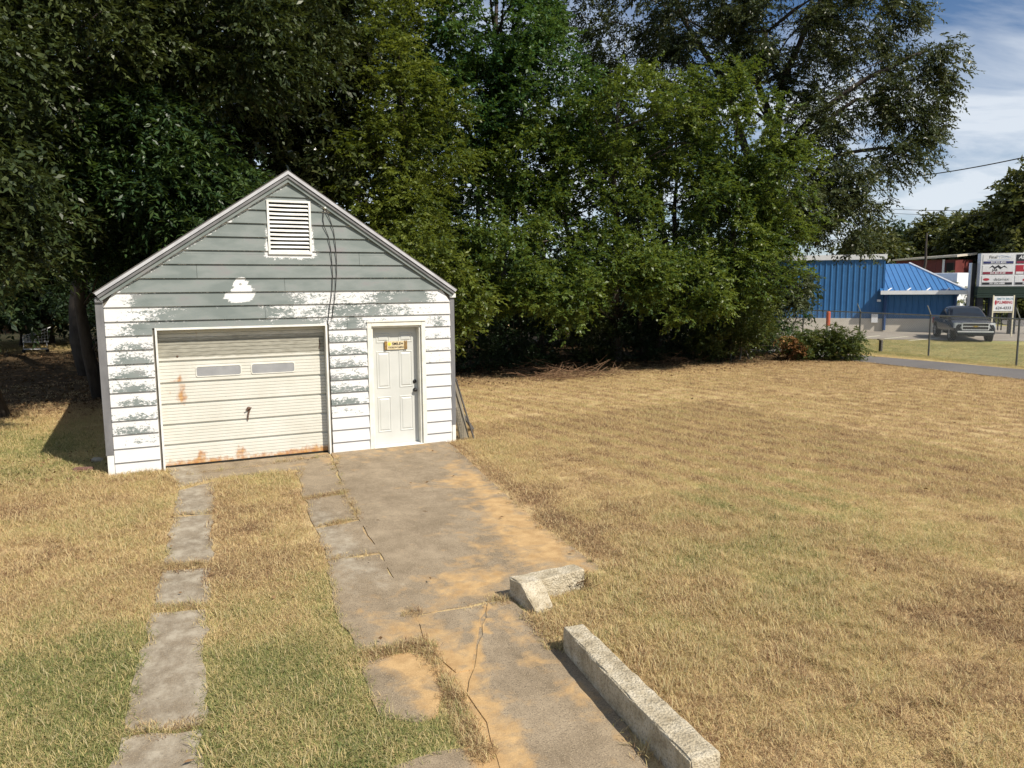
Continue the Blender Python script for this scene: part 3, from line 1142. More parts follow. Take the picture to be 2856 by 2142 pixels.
# entry door
frame_m = MB()
frame_m.box(DL, DL + .07, -.040, -.001, -.01, DT).box(DR - .07, DR, -.040, -.001, -.01, DT).box(DL + .0705, DR - .0705, -.0405, -.001, DT - .07, DT)
fr_o = frame_m.build('entry_door_frame', M['cream_trim'], garage, bevel=.004)
for xa, xb in ((DL + .0702, DL + .10), (DR - .10, DR - .0702)):
    MB().box(xa, xb, -.0005, .155, .03, DT - .072).build('jamb', M['cream_trim'], fr_o)
MB().box(DL + .1005, DR - .1005, -.0005, .155, DT - .10, DT - .0725).build('head_jamb', M['cream_trim'], fr_o)
MB().box(DL - .01, DR + .01, -.055, -.041, DT, DT + .022).box(DL - .004, DR + .004, -.041, -.0275, DT + .0005, DT + .018).build('drip_cap', M['cream_trim'], fr_o)
MB().hexa([(DL + .071, -.055, -.01), (DR - .071, -.055, -.01), (DR - .071, .16, -.01), (DL + .071, .16, -.01),
           (DL + .071, -.05, .028), (DR - .071, -.05, .028), (DR - .071, .16, .040), (DL + .071, .16, .040)]).build('threshold', M['white_trim'], fr_o)
XA, XB, ZA, ZB = DL + .101, DR - .101, .042, DT - .101
door = MB().box(XA, XB, YD, YD + .04, ZA, ZB).build('entry_door', M['slab_door'], garage)
door['label'] = 'pale grey six-panel entry door with black knob and deadbolt'
cxs = ((XA + .085, XA + .085 + .24), (XB - .085 - .24, XB - .085))
for (za, zb_) in ((.25, .86), (1.0, 1.63), (1.77, 1.93)):
    for (xa, xb) in cxs:
        R1 = [(xa, za), (xb, za), (xb, zb_), (xa, zb_)]
        def inset(d):
            return [(xa + d, za + d), (xb - d, za + d), (xb - d, zb_ - d), (xa + d, zb_ - d)]
        m = MB()
        lev = [(0, YD - .0005), (.008, YD - .008), (.018, YD - .008), (.026, YD + .006 - .0065), (.032, YD - .0005), (.052, YD - .010)]
        rows = [[(p[0], y, p[1]) for p in inset(d) + inset(d)[:1]] for d, y in lev]
        m.quadgrid(rows)
        b = len(m.v)
        m.v += [(p[0], YD - .010, p[1]) for p in inset(.052)]
        m.f.append((b, b + 1, b + 2, b + 3))
        m.build('door_panel', M['slab_door'], door)
MB().lathe([(.032, YD - .001), (.034, YD - .012), (.020, YD - .016), (.018, YD - .022)], 'y', (XB - .055, 0, 1.09), 16).build('deadbolt', M['black_metal'], door, smooth=False)
MB().lathe([(.033, YD - .001), (.034, YD - .010), (.014, YD - .014), (.013, YD - .034), (.026, YD - .042), (.030, YD - .056), (.024, YD - .068), (.008, YD - .072)], 'y', (XB - .055, 0, .945), 16).build('knob', M['black_metal'], door, smooth=True)

# old light fitting stub in the paint splash
MB().lathe([(.02, -.024), (.022, -.030), (.010, -.034)], 'y', (-3.39, 0, 2.775), 12).build('fitting_stub', M['white_trim'], garage)
MB().lathe([(.007, -.0345), (.006, -.037)], 'y', (-3.39, 0, 2.775), 8).build('fitting_hole', M['black_metal'], garage)

# two cables hanging from the gable
ins = thing('cable_bracket', 'small yellowed cable bracket screwed under the rake of the garage gable', 'bracket', (-2.08, -.03, 3.94))
MB().box(-2.105, -2.055, -.052, -.027, 3.925, 3.955).build('plate', M['brass'], ins)
MB().lathe([(.016, -.052), (.018, -.075), (.008, -.085)], 'y', (-2.08, 0, 3.94), 10).build('insulator', M['white_trim'], ins)
for nm, pts in (('shorter strand', [(-2.09, 3.94), (-2.115, 3.76), (-2.10, 3.66), (-2.04, 3.50), (-2.01, 3.30), (-2.0, 3.1), (-1.995, 2.85), (-2.02, 2.6), (-2.06, 2.4), (-2.10, 2.13)]),
                ('outer strand', [(-2.07, 3.93), (-2.0, 3.75), (-1.955, 3.6), (-1.935, 3.4), (-1.925, 3.16), (-1.93, 2.93), (-1.955, 2.7), (-1.98, 2.5), (-2.03, 2.2)])):
    lab = 'thin black cable hanging down the gable nearer the vent' if nm[0] == 's' else 'thin black cable bowing outwards down the gable beside the other cable'
    tag(MB().tube([(x, -.043, z) for x, z in pts], .0065, 5).build('hanging_cable', M['wire_black']), lab, 'cable', 'cables hanging on the gable')

# sign on the entry door
sx0, sx1, sz0, sz1 = -1.135, -.735, 1.655, 1.795
sign = thing('door_sign', 'small parchment SMILE camera warning sign with brown rolled ends on the entry door', 'sign', ((sx0 + sx1) / 2, YD, sz0))
M['parch'] = vary('parchment', (.52, .42, .24), (.72, .63, .44), 25, .8)
M['parch_dark'] = vary('scroll_brown', (.20, .11, .035), (.42, .27, .10), 30, .7)
M['ink'] = plain('black_ink', (.015, .013, .012), .6)
M['smiley'] = plain('yellow_smiley', (.75, .72, .08), .5)
MB().box(sx0 + .045, sx1 - .045, YD - .024, YD - .0125, sz0, sz1).build('panel', M['parch'], sign)
for xa, xb in ((sx0, sx0 + .05), (sx1 - .055, sx1)):
    xm = (xa + xb) / 2
    MB().lathe([(.006, sz0 - .006), (.012, sz0), (.0125, sz1), (.006, sz1 + .006)], 'z', (xa + .013, YD - .027, 0), 10).build('scroll_end', M['parch_dark'], sign)
    MB().lathe([(.006, sz0 - .004), (.011, sz0 + .002), (.0115, sz1 - .002), (.006, sz1 + .004)], 'z', (xb - .013, YD - .027, 0), 10).build('scroll_end', M['parch_dark'], sign)
TXZ = lambda x, y, z: Matrix.Translation((x, y, z)) @ Matrix.Rotation(math.radians(90), 4, 'X')
lx, lz = -(sx0 + sx1) / 2, -sz0
text_obj('lettering', 'SMILE', .062, M['ink'], sign, TXZ(-.925 + lx, -.0245 - .001, 1.748 + lz), bold=.0018)
text_obj('lettering', "YOU'RE ON CAMERA", .040, M['ink'], sign, TXZ(-.935 + lx, -.0245 - .001, 1.690 + lz), xs=.72, bold=.0010)
sm_ = MB().lathe([(.029, YD - .0245), (.029, YD - .0265)], 'y', (-1.048, 0, 1.748), 20).build('smiley_face', M['smiley'], sign)
for ex in (-.009, .009):
    MB().lathe([(.0035, YD - .0266), (.0035, YD - .0275)], 'y', (-1.048 + ex, 0, 1.756), 8).build('smiley_eye', M['ink'], sm_)
MB().tube([(-1.048 + .015 * math.sin(a), YD - .0272, 1.745 - .012 * math.cos(a)) for a in np.linspace(-1.1, 1.1, 8)], .0017, 4).build('smiley_mouth', M['ink'], sm_)
cmp_ = MB().box(-.842, -.808, YD - .0265, YD - .0242, 1.748, 1.764).box(-.832, -.826, YD - .0265, YD - .0242, 1.728, 1.748).hexa([
    (-.850, YD - .0265, 1.752), (-.8425, YD - .0265, 1.754), (-.8425, YD - .0242, 1.754), (-.850, YD - .0242, 1.752),
    (-.850, YD - .0265, 1.760), (-.8425, YD - .0265, 1.758), (-.8425, YD - .0242, 1.758), (-.850, YD - .0242, 1.760)])
cmp_.build('camera_icon', M['ink'], sign)

# weathered boards and a strip of wire netting leaning on the right corner
M['old_wood'] = vary('weathered_wood', (.17, .145, .105), (.30, .265, .20), 8, .95, .5, 40, stretch=(1, 1, .15))
M['old_wood_dark'] = vary('dark_weathered_wood', (.05, .047, .042), (.11, .10, .09), 8, .95, .5, 40, stretch=(1, 1, .15))


def leaning(name, p0, p1, w, t, mat, label, side):
    p0, p1 = Vector(p0), Vector(p1)
    d = (p1 - p0).normalized()
    s = Vector(side).normalized()
    s = (s - d * s.dot(d)).normalized()
    nrm = d.cross(s)
    o = thing(name, label, 'board', p0, 0, 'boards leaning on the garage corner')
    c = lambda p, a, b: tuple(p + s * a + nrm * b)
    MB().hexa([c(p0, -w, -t), c(p0, w, -t), c(p0, w, t), c(p0, -w, t), c(p1, -w, -t), c(p1, w, -t), c(p1, w, t), c(p1, -w, t)]).build('plank', mat, o, bevel=.004)
    return o


leaning('leaning_plank', (.27, .06, .0), (.12, .22, 1.02), .095, .012, M['old_wood'], 'pale weathered plank leaning on the garage corner beside the entry door', (1, .25, 0))
leaning('leaning_batten', (.42, -.02, .0), (.145, .14, 1.10), .014, .011, M['old_wood_dark'], 'thin dark batten leaning in front of the pale plank at the garage corner', (1, .3, 0))
leaning('leaning_board', (.74, .75, .0), (.16, .62, .80), .075, .014, M['old_wood_dark'], 'short dark board propped low and slanting behind the other leaning boards', (.4, 1, .3))
net = thing('wire_netting', 'ragged strip of black wire netting hanging by the leaning plank', 'netting', (.16, -.01, 0))
m = MB()
for i in range(9):
    x = .10 + i * .016
    m.tube([(x, -.005, .0), (x + random.uniform(-.006, .006), .01, .3), (x - .02 - i * .004, .06, .62 + random.uniform(-.06, .1))], .0022, 4)
for j in range(12):
    z = .04 + j * .05
    m.tube([(.098 - z * .03, -.006, z), (.16, -.004, z + random.uniform(-.01, .01)), (.23 - z * .10, .012, z)], .0020, 4)
m.build('mesh', M['wire_black'], net)

# ------------------------------------------------------------------ kerb blocks
def rough_solid(name, label, poly, z0, h, cat='kerb', seed=1, dz=None):
    """cast block from a plan outline, with chipped edges"""
    rnd_ = random.Random(seed)
    bm = bmesh.new()
    vs_ = [bm.verts.new((p[0], p[1], z0)) for p in poly]
    f = bm.faces.new(vs_)
    r = bmesh.ops.extrude_face_region(bm, geom=[f])
    tv = [g for g in r['geom'] if isinstance(g, bmesh.types.BMVert)]
    for v_ in tv:
        v_.co.z = z0 + h
    bmesh.ops.recalc_face_normals(bm, faces=bm.faces)
    bmesh.ops.bevel(bm, geom=bm.edges[:], offset=.012, segments=2, profile=.6, affect='EDGES')
    xs, ys = [p[0] for p in poly], [p[1] for p in poly]
    for a in np.arange(min(xs) + .03, max(xs), .05):
        bmesh.ops.bisect_plane(bm, geom=bm.verts[:] + bm.edges[:] + bm.faces[:], plane_co=(a, 0, 0), plane_no=(1, 0, 0))
    for a in np.arange(min(ys) + .03, max(ys), .05):
        bmesh.ops.bisect_plane(bm, geom=bm.verts[:] + bm.edges[:] + bm.faces[:], plane_co=(0, a, 0), plane_no=(0, 1, 0))
    for a in (z0 + h * .35, z0 + h * .7):
        bmesh.ops.bisect_plane(bm, geom=bm.verts[:] + bm.edges[:] + bm.faces[:], plane_co=(0, 0, a), plane_no=(0, 0, 1))
    bm.normal_update()
    for v_ in bm.verts:
        n_ = v_.normal
        edge = 1 - max(abs(n_.x), abs(n_.y), abs(n_.z))
        k_ = (vnoise(v_.co.x + v_.co.z, v_.co.y - v_.co.z, .07, seed) - .5) * .010 - edge * .11 * max(0, vnoise(v_.co.x * 1.3, v_.co.y + v_.co.z, .09, seed + 3) - .45)
        v_.co += n_ * float(k_)
        v_.co.x += (float(vnoise(v_.co.y, v_.co.z, .35, seed + 9)) - .5) * .014
    me = bpy.data.meshes.new(name)
    bm.to_mesh(me)
    bm.free()
    me.materials.append(M['kerb'])
    return tag(link(name, me), label, cat)


rough_solid('kerb_wall', 'long low rough concrete kerb wall edging the driveway', [(-2.105, -7.70), (-1.95, -7.73), (-2.105, -9.43), (-2.30, -9.42)], -.03, .235, 'kerb wall', 4)
rough_solid('corner_kerb', 'short broken L-shaped concrete kerb block at the corner of the driveway pad',
            [(-2.03, -6.61), (-1.36, -6.59), (-1.35, -6.755), (-1.80, -6.80), (-1.815, -7.02), (-1.985, -7.03)], -.03, .225, 'kerb block', 6)
kb = bpy.data.objects['corner_kerb']
for v_ in kb.data.vertices:                 # the stub has broken away and slopes into the soil
    if v_.co.y < -6.80 and v_.co.z > .0:
        v_.co.z *= max(.15, 1 + (v_.co.y + 6.80) * 3.6)

# bricks and stone lying by the left corner
M['brick'] = vary('old_brick', (.13, .065, .05), (.24, .13, .10), 25, .95, .5, 80)
M['stone'] = vary('field_stone', (.26, .23, .18), (.42, .38, .30), 12, .95, .5, 50)
p = gp(181, 1019)
b_ = MB().box(-.13, .13, -.05, .05, -.01, .055).build('brick', M['brick'], bevel=.006)
b_.location = (p[0], p[1], .01)
b_.rotation_euler = (0, 0, -.35)
tag(b_, 'purple-red brick lying in the grass by the garage corner', 'brick')


def stone(p, r, label, seed):
    bm = bmesh.new()
    bmesh.ops.create_icosphere(bm, subdivisions=3, radius=1)
    for v_ in bm.verts:
        k_ = .75 + .5 * float(fbm(v_.co.x + seed, v_.co.y + v_.co.z, .8, seed))
        v_.co = Vector((v_.co.x * r[0], v_.co.y * r[1], v_.co.z * r[2])) * k_
    me = bpy.data.meshes.new('stone')
    bm.to_mesh(me)
    bm.free()
    me.materials.append(M['stone'])
    for p_ in me.polygons:
        p_.use_smooth = True
    o = link('stone', me)
    o.location = p
    return tag(o, label, 'stone')


q = gp(304, 1014)
stone((q[0], q[1] - .02, .05), (.09, .07, .06), 'tan stone lying against the white foot of the garage wall', 3)
q = gp(211, 998)
stone((q[0], q[1], .03), (.09, .07, .05), 'grey-green stone in the grass at the edge of the garage shadow', 5)

# ------------------------------------------------------------------ background buildings
M['blue_wall'] = vary('blue_ribbed_wall', (.030, .125, .300), (.040, .150, .345), 2, .45, spec=.4)
M['blue_roof'] = vary('blue_metal_roof', (.036, .145, .35), (.044, .165, .39), 2, .40, spec=.5)
M['blue_dark'] = vary('dark_blue_trim', (.018, .055, .16), (.025, .07, .19), 2, .5)
M['white_metal'] = vary('white_metal_trim', (.70, .71, .73), (.80, .81, .82), 3, .4)
M['block_base'] = vary('concrete_base', (.55, .50, .42), (.66, .61, .53), 1.2, .9, .2, 20)
M['red_metal'] = vary('dark_red_siding', (.10, .022, .020), (.15, .034, .030), 2, .6)
M['tan_roof'] = vary('pale_tan_roof', (.50, .45, .36), (.62, .57, .48), 3, .6)

wA, wB, wC = gp(1690, 707.5), gp(1905, 716.5), gp(2007, 720)
wd = Vector((.72, -.69)).normalized()
wA = wB - 9.0 * np.array([wd.x, wd.y, 0])
ang = math.atan2(wd.y, wd.x)


def wall_hit(u, v):
    """distance along the blue wall and height seen at (u, v)"""
    n_ = np.array([wd.y, -wd.x, 0.0])
    d = ray(u, v)
    t = ((wB - CAM) @ n_) / (d @ n_)
    p = CAM + t * d
    return (Vector(p[:2]) - Vector(wA[:2])).dot(wd), p[2]


sJ = wall_hit(1906, 700)[0]
sE = wall_hit(2064, 700)[0]
H1 = wall_hit(1908, 549)[1]
H2 = wall_hit(2000, 632)[1]
HR = wall_hit(1930, 600)[1]
blue = thing('blue_building', 'blue ribbed metal building with tall flat-topped block and low hip-roofed wing on concrete base', 'building', (wA[0], wA[1], 0), ang)
BD = 9.0
zc0 = .74


def ribbed(x0, x1, y0, z0, z1, step=.30, rib=.030):
    """corrugated sheet with standing ribs in the x-z plane facing -y"""
    m = MB()
    xs, ys = [], []
    x = x0
    while x < x1:
        xs += [x, x + step * .70, x + step * .76, x + step * .92]
        ys += [y0, y0, y0 - rib, y0 - rib]
        x += step
    xs, ys = [min(q, x1) for q in xs] + [x1], ys + [y0]
    m.quadgrid([[(a, b, z0) for a, b in zip(xs, ys)], [(a, b, z1) for a, b in zip(xs, ys)]])
    return m


ribbed(-1.5, sJ, -.02, zc0, H1 - .28).build('wall_panel', M['blue_wall'], blue, True)
m = MB()
m.quadgrid([[(sJ, y + .0, zc0) for y in np.linspace(-.02, BD, 2)], [(sJ, y, H1 - .28) for y in np.linspace(-.02, BD, 2)]])
m.build('side_wall', M['blue_wall'], blue, True)
MB().box(-1.5, sJ - .01, .0, BD, zc0 - .3, H1 - .30).build('wall_core', M['blue_dark'], blue, True)
MB().box(-1.5, sJ + .06, -.12, BD, H1 - .28, H1).build('parapet_cap', M['white_metal'], blue, True)
ribbed(sJ + .02, sE, -.021, zc0, H2 - .12).build('wall_panel', M['blue_wall'], blue, True)
MB().box(sJ, sE, .0, BD, zc0 - .3, H2 - .10).build('wing_core', M['blue_dark'], blue, True)
MB().box(-1.5, sE + .05, -.10, BD, -.3, zc0 - .001).build('foundation', M['block_base'], blue, True)
# hip roof with ribs
ov = .55
rl = 4.3
ya = -ov


def plane_hit(u, v, off):
    """as wall_hit, on the plane set back by off from the blue wall"""
    n_ = np.array([wd.y, -wd.x, 0.0])
    d = ray(u, v)
    q = wB - n_ * off
    t = ((q - CAM) @ n_) / (d @ n_)
    p = CAM + t * d
    return (Vector(p[:2]) - Vector(wA[:2])).dot(wd), p[2]


s0 = plane_hit(1902, 632, ya)[0]
s1, zE = plane_hit(2094, 627, ya)
zE = (zE + plane_hit(1902, 632, ya)[1]) / 2
ridge_z = plane_hit(1935, 570, rl)[1]
r0, r1 = sJ, max(sJ + .5, plane_hit(1965, 569, rl)[0])
roofm = MB()
roofm.v += [(s0, ya, zE), (s1, ya, zE), (r1, rl, ridge_z), (r0, rl, ridge_z), (s1, 2 * rl - ya, zE), (s0, 2 * rl - ya, zE)]
roofm.f += [(0, 1, 2, 3), (1, 4, 2), (4, 5, 3, 2), (0, 3, 5)]
rf = roofm.build('roof', M['blue_roof'], blue, True)
x = s0 + .2
while x < s1 - .1:
    # a rib runs up the slope until it meets ridge or hip
    tmax = 1.0 if x < r1 else (s1 - x) / (s1 - r1)
    y1, z1 = ya + (rl - ya) * tmax, zE + (ridge_z - zE) * tmax
    if tmax > .05:
        MB().hexa([(x - .02, ya, zE + .004), (x + .02, ya, zE + .004), (x + .02, y1, z1 + .004), (x - .02, y1, z1 + .004),
                   (x - .012, ya, zE + .03), (x + .012, ya, zE + .03), (x + .012, y1, z1 + .03), (x - .012, y1, z1 + .03)]).build('roof_rib', M['blue_roof'], rf, True)
    x += .27
MB().tube([(s1, ya, zE + .02), (r1, rl, ridge_z + .03)], .07, 6).build('hip_cap', M['white_metal'], rf, True)
MB().box(s0, s1 + .06, ya - .12, ya, zE - .16, zE + .05).build('gutter', M['white_metal'], rf, True)
for i in range(11):
    x = s0 + .35 + i * .95
    if x < s1 - .4:
        MB().hexa([(x, ya - .02, zE + .055), (x + .06, ya - .02, zE + .055), (x + .26, ya + .30, zE + .17), (x + .20, ya + .30, zE + .17),
                   (x, ya - .02, zE + .085), (x + .06, ya - .02, zE + .085), (x + .26, ya + .30, zE + .20), (x + .20, ya + .30, zE + .20)]).build('snow_guard', M['white_metal'], rf, True)
MB().tube([(sJ + .05, ya - .05, zE - .15), (sJ + .05, -.20, zE - .45), (sJ + .05, -.19, .1)], .09, 6).build('downspout', M['blue_dark'], blue, True)
MB().tube([(sE - .12, ya - .03, zE - .15), (sE - .12, -.16, zE - .35), (sE - .12, -.16, .1)], .08, 6).build('downspout', M['blue_dark'], blue, True)
a_, h_ = wall_hit(1888, 688)
MB().box(a_ - .16, a_ + .16, -.24, -.06, h_ - .22, h_ + .26).build('meter_box', M['white_metal'], blue, True)
a_, h_ = wall_hit(1903, 646)
MB().lathe([(.10, -.14), (.10, -.02)], 'z', (a_ - .12, -.16, h_), 8).build('flood_lamp', M['white_metal'], blue, True)

# red shed and white box behind the wing
pR = at(1935, 590, 66)
pR2 = at(2062, 590, 64)
d_ = Vector((pR2 - pR)[:2])
red = thing('red_building', 'dark red metal building with pale tan roof edge behind the blue wing', 'building', (pR[0], pR[1], 0), math.atan2(d_.y, d_.x))
RL = d_.length
RH = at(1990, 562, 65)[2]
ribbed(0, RL * .80, 0, 0, RH, .5, .02).build('wall_panel', M['red_metal'], red, True)
MB().box(0, RL, .03, 2.5, 0, RH - .02).build('wall_core', M['red_metal'], red, True)
MB().box(RL * .80, RL * .80 + .14, -.06, .03, 0, RH).build('white_post', M['white_metal'], red, True)
MB().hexa([(-.15, -.3, RH), (RL + .25, -.3, RH + .15), (RL + .25, 2.6, RH + .35), (-.15, 2.6, RH + .1), (-.15, -.3, RH + .12), (RL + .25, -.3, RH + .30), (RL + .25, 2.6, RH + .5), (-.15, 2.6, RH + .2)]).build('roof', M['tan_roof'], red, True)
MB().box(RL * .86, RL * .98, -.02, .028, RH - .9, RH - .25).build('window', M['dark_void'], red, True)
pW = at(1985, 600, 58)
pW2 = at(2068, 600, 57)
d_ = Vector((pW2 - pW)[:2])
wb = thing('box_trailer', 'plain white box trailer standing behind the hip roof of the blue wing', 'trailer', (pW[0], pW[1], 0), math.atan2(d_.y, d_.x))
WH = at(2030, 590, 58)[2]
MB().box(0, d_.length, 0, 2.4, 1.0, WH).build('box', M['white_metal'], wb, True, bevel=.03)
MB().box(.0, d_.length, .1, 2.3, .85, .99).build('frame', M['black_metal'], wb, True)
for xx in (.5, d_.length - .7):
    for yy in (.05, 2.05):
        MB().lathe([(.30, yy), (.42, yy + .04), (.42, yy + .26), (.30, yy + .30)], 'y', (xx, 0, .42), 14).build('wheel', M['black_metal'], wb, True)

# ------------------------------------------------------------------ chain-link fence
M['galv'] = vary('galvanised_steel', (.20, .22, .22), (.32, .34, .34), 10, .5, metal=.6)
M['galv_dark'] = vary('dark_galvanised', (.085, .09, .09), (.14, .145, .145), 10, .55, metal=.4)
posts = [gp(1733, 742), gp(1873, 757), gp(2020, 770), gp(2195, 790)]
# the fence runs straight
f0, f1 = np.array(posts[0][:2]), np.array(posts[3][:2])
fd = (f1 - f0) / np.linalg.norm(f1 - f0)
step = np.linalg.norm(f1 - f0) / 3
f0 = f0 - fd * step * 3
NPST = 8
FH = 1.52
fence = thing('chain_link_fence', 'galvanised chain-link fence with slanted barb arms between the path and the parking lot', 'fence', (f0[0], f0[1], 0), math.atan2(fd[1], fd[0]))
FLn = step * (NPST - 1) - .2
for i in range(NPST):
    x = i * step
    MB().tube([(x, 0, -.1), (x, 0, FH + .03)], .030, 8).build('post', M['galv_dark'], fence, True)
    MB().tube([(x, 0, FH + .03), (x + .02, -.20, FH + .36)], .018, 6).build('barb_arm', M['galv'], fence, True)
MB().tube([(0, 0, FH), (FLn, 0, FH)], .022, 8).build('top_rail', M['galv'], fence, True)
m = MB()
sp_ = .10
a_ = -FH
while a_ < FLn:
    x0, x1 = a_, a_ + FH
    for dirn in (0, 1):
        za, zb_ = (.03, FH - .01) if dirn == 0 else (FH - .01, .03)
        xa, xb = x0, x1
        za_, zb2 = za, zb_
        if xa < 0:
            za_ = za + (zb_ - za) * (0 - xa) / (xb - xa)
            xa = 0
        if xb > FLn:
            zb2 = za + (zb_ - za) * (FLn - x0) / (x1 - x0)
            xb = FLn
        if xb - xa > .02:
            m.tube([(xa, .024 + dirn * .004, za_), (xb, .024 + dirn * .004, zb2)], .0027, 3, cap=False)
    a_ += sp_
nm_ = m.build('wire_mesh', M['galv'], fence, True)
stuff(nm_)

# marker posts
mk = gp(1776, 748)
mp_ = thing('marker_post', 'grey pipe post with orange-red top standing by the chain-link fence', 'post', (22.6, 12.25, 0))
M['orange'] = plain('orange_red_paint', (.52, .10, .045), .6)
M['pipe_grey'] = plain('grey_pipe', (.34, .33, .30), .7)
MB().lathe([(.085, 0), (.085, .82), (.083, .83)], 'z', (0, 0, 0), 14).build('pipe', M['pipe_grey'], mp_, True)
MB().lathe([(.088, .83), (.088, 1.44), (.06, 1.48), (.02, 1.495)], 'z', (0, 0, 0), 14).build('cap_sleeve', M['orange'], mp_, True)
MB().box(.10, .16, -.02, .02, .35, .75).build('tag_plate', M['white_metal'], mp_, True)
tp = gp(1898, 761)
tpo = thing('stub_post', 'short brown stub post with crossbar just inside the chain-link fence', 'post', (tp[0] + .35, tp[1] + .2, 0))
MB().box(-.05, .05, -.05, .05, 0, .46).build('stake', M['old_wood_dark'], tpo, True)
MB().box(-.16, .16, -.055, .06, .461, .51).build('crossbar', M['old_wood'], tpo, True)

# ------------------------------------------------------------------ pickup truck
M['car_paint'] = vary('charcoal_car_paint', (.016, .019, .025), (.020, .024, .031), 3, .20, spec=.25)
M['glass'] = vary('tinted_glass', (.014, .020, .030), (.020, .028, .040), 2, .08, spec=.45)
M['chrome'] = vary('chrome', (.66, .67, .69), (.76, .77, .79), 4, .30, metal=.35)
M['tyre'] = vary('tyre_rubber', (.012, .012, .012), (.022, .022, .022), 20, .9)
M['rim'] = vary('alloy_rim', (.28, .28, .29), (.42, .42, .43), 10, .35, metal=.7)
M['lamp'] = vary('headlamp_lens', (.40, .42, .44), (.55, .57, .60), 10, .12, spec=.7)
M['gold'] = plain('gold_emblem', (.50, .36, .08), .35, metal=.6)
tpos = gp(2094, 737)
to_cam = math.atan2(CAM[1] - tpos[1], CAM[0] - tpos[0])
TH = to_cam + math.radians(13.0)
tc_ = np.array([tpos[0], tpos[1]]) - 1.55 * np.array([math.cos(TH), math.sin(TH)])
truck = thing('pickup_truck', 'charcoal crew-cab pickup truck with chrome grille parked on the lot', 'truck', (tc_[0], tc_[1], .02), TH)
truck.scale = (.84, .84, .82)


def loft(stations, name, mat, parent, bevel=.0, smooth=True):
    """stations: (x, zlow, zhigh, half width low, half width high, corner)"""
    m = MB()
    rows = []
    for (x, zl, zh, wl, wh_, c) in stations:
        half = [(wl - c, zl), (wl, zl + c), (max(wl, wh_), (zl + zh) * .5), (wh_, zh - c), (wh_ - c, zh)]
        pts = [(x, w__, z__) for w__, z__ in half] + [(x, -w__, z__) for w__, z__ in reversed(half)]
        rows.append(pts + pts[:1])
    m.quadgrid(rows)
    for r_ in (rows[0], rows[-1]):
        b = len(m.v)
        m.v += r_[:-1]
        m.f.append(tuple(range(b, b + len(r_) - 1)))
    return m.build(name, mat, parent, True, smooth)


body = loft([(-2.92, .56, 1.10, .90, .90, .10), (-2.88, .48, 1.20, .98, .98, .10), (-1.3, .42, 1.24, 1.03, 1.0, .10), (-.4, .40, 1.24, 1.04, 1.0, .10),
             (1.0, .40, 1.24, 1.04, 1.0, .10), (1.45, .40, 1.22, 1.04, .98, .12), (2.2, .42, 1.19, 1.04, .97, .14), (2.62, .46, 1.15, 1.02, .94, .14), (2.86, .50, 1.08, .96, .88, .12), (2.90, .56, 1.0, .88, .82, .12)], 'body', M['car_paint'], truck, smooth=True)
cab_ = loft([(-1.32, 1.16, 1.26, .94, .92, .03), (-1.22, 1.16, 1.34, .96, .90, .05), (-.98, 1.16, 1.84, .96, .76, .10), (-.5, 1.16, 1.92, .96, .80, .12), (.15, 1.16, 1.93, .96, .80, .12), (.52, 1.16, 1.84, .96, .76, .10), (1.36, 1.16, 1.30, .94, .88, .04), (1.52, 1.16, 1.22, .92, .86, .03)],
     'cab', M['car_paint'], truck, smooth=True)
for o_ in (body, cab_):
    sb_ = o_.modifiers.new('round', 'SUBSURF')
    sb_.levels = sb_.render_levels = 2


def quadp(pts, name, mat, parent, t=.012):
    p = [Vector(q_) for q_ in pts]
    n_ = (p[1] - p[0]).cross(p[3] - p[0]).normalized() * t
    m = MB()
    m.hexa([p[0] - n_, p[1] - n_, p[2] - n_, p[3] - n_, p[0] + n_, p[1] + n_, p[2] + n_, p[3] + n_])
    return m.build(name, mat, parent, True)


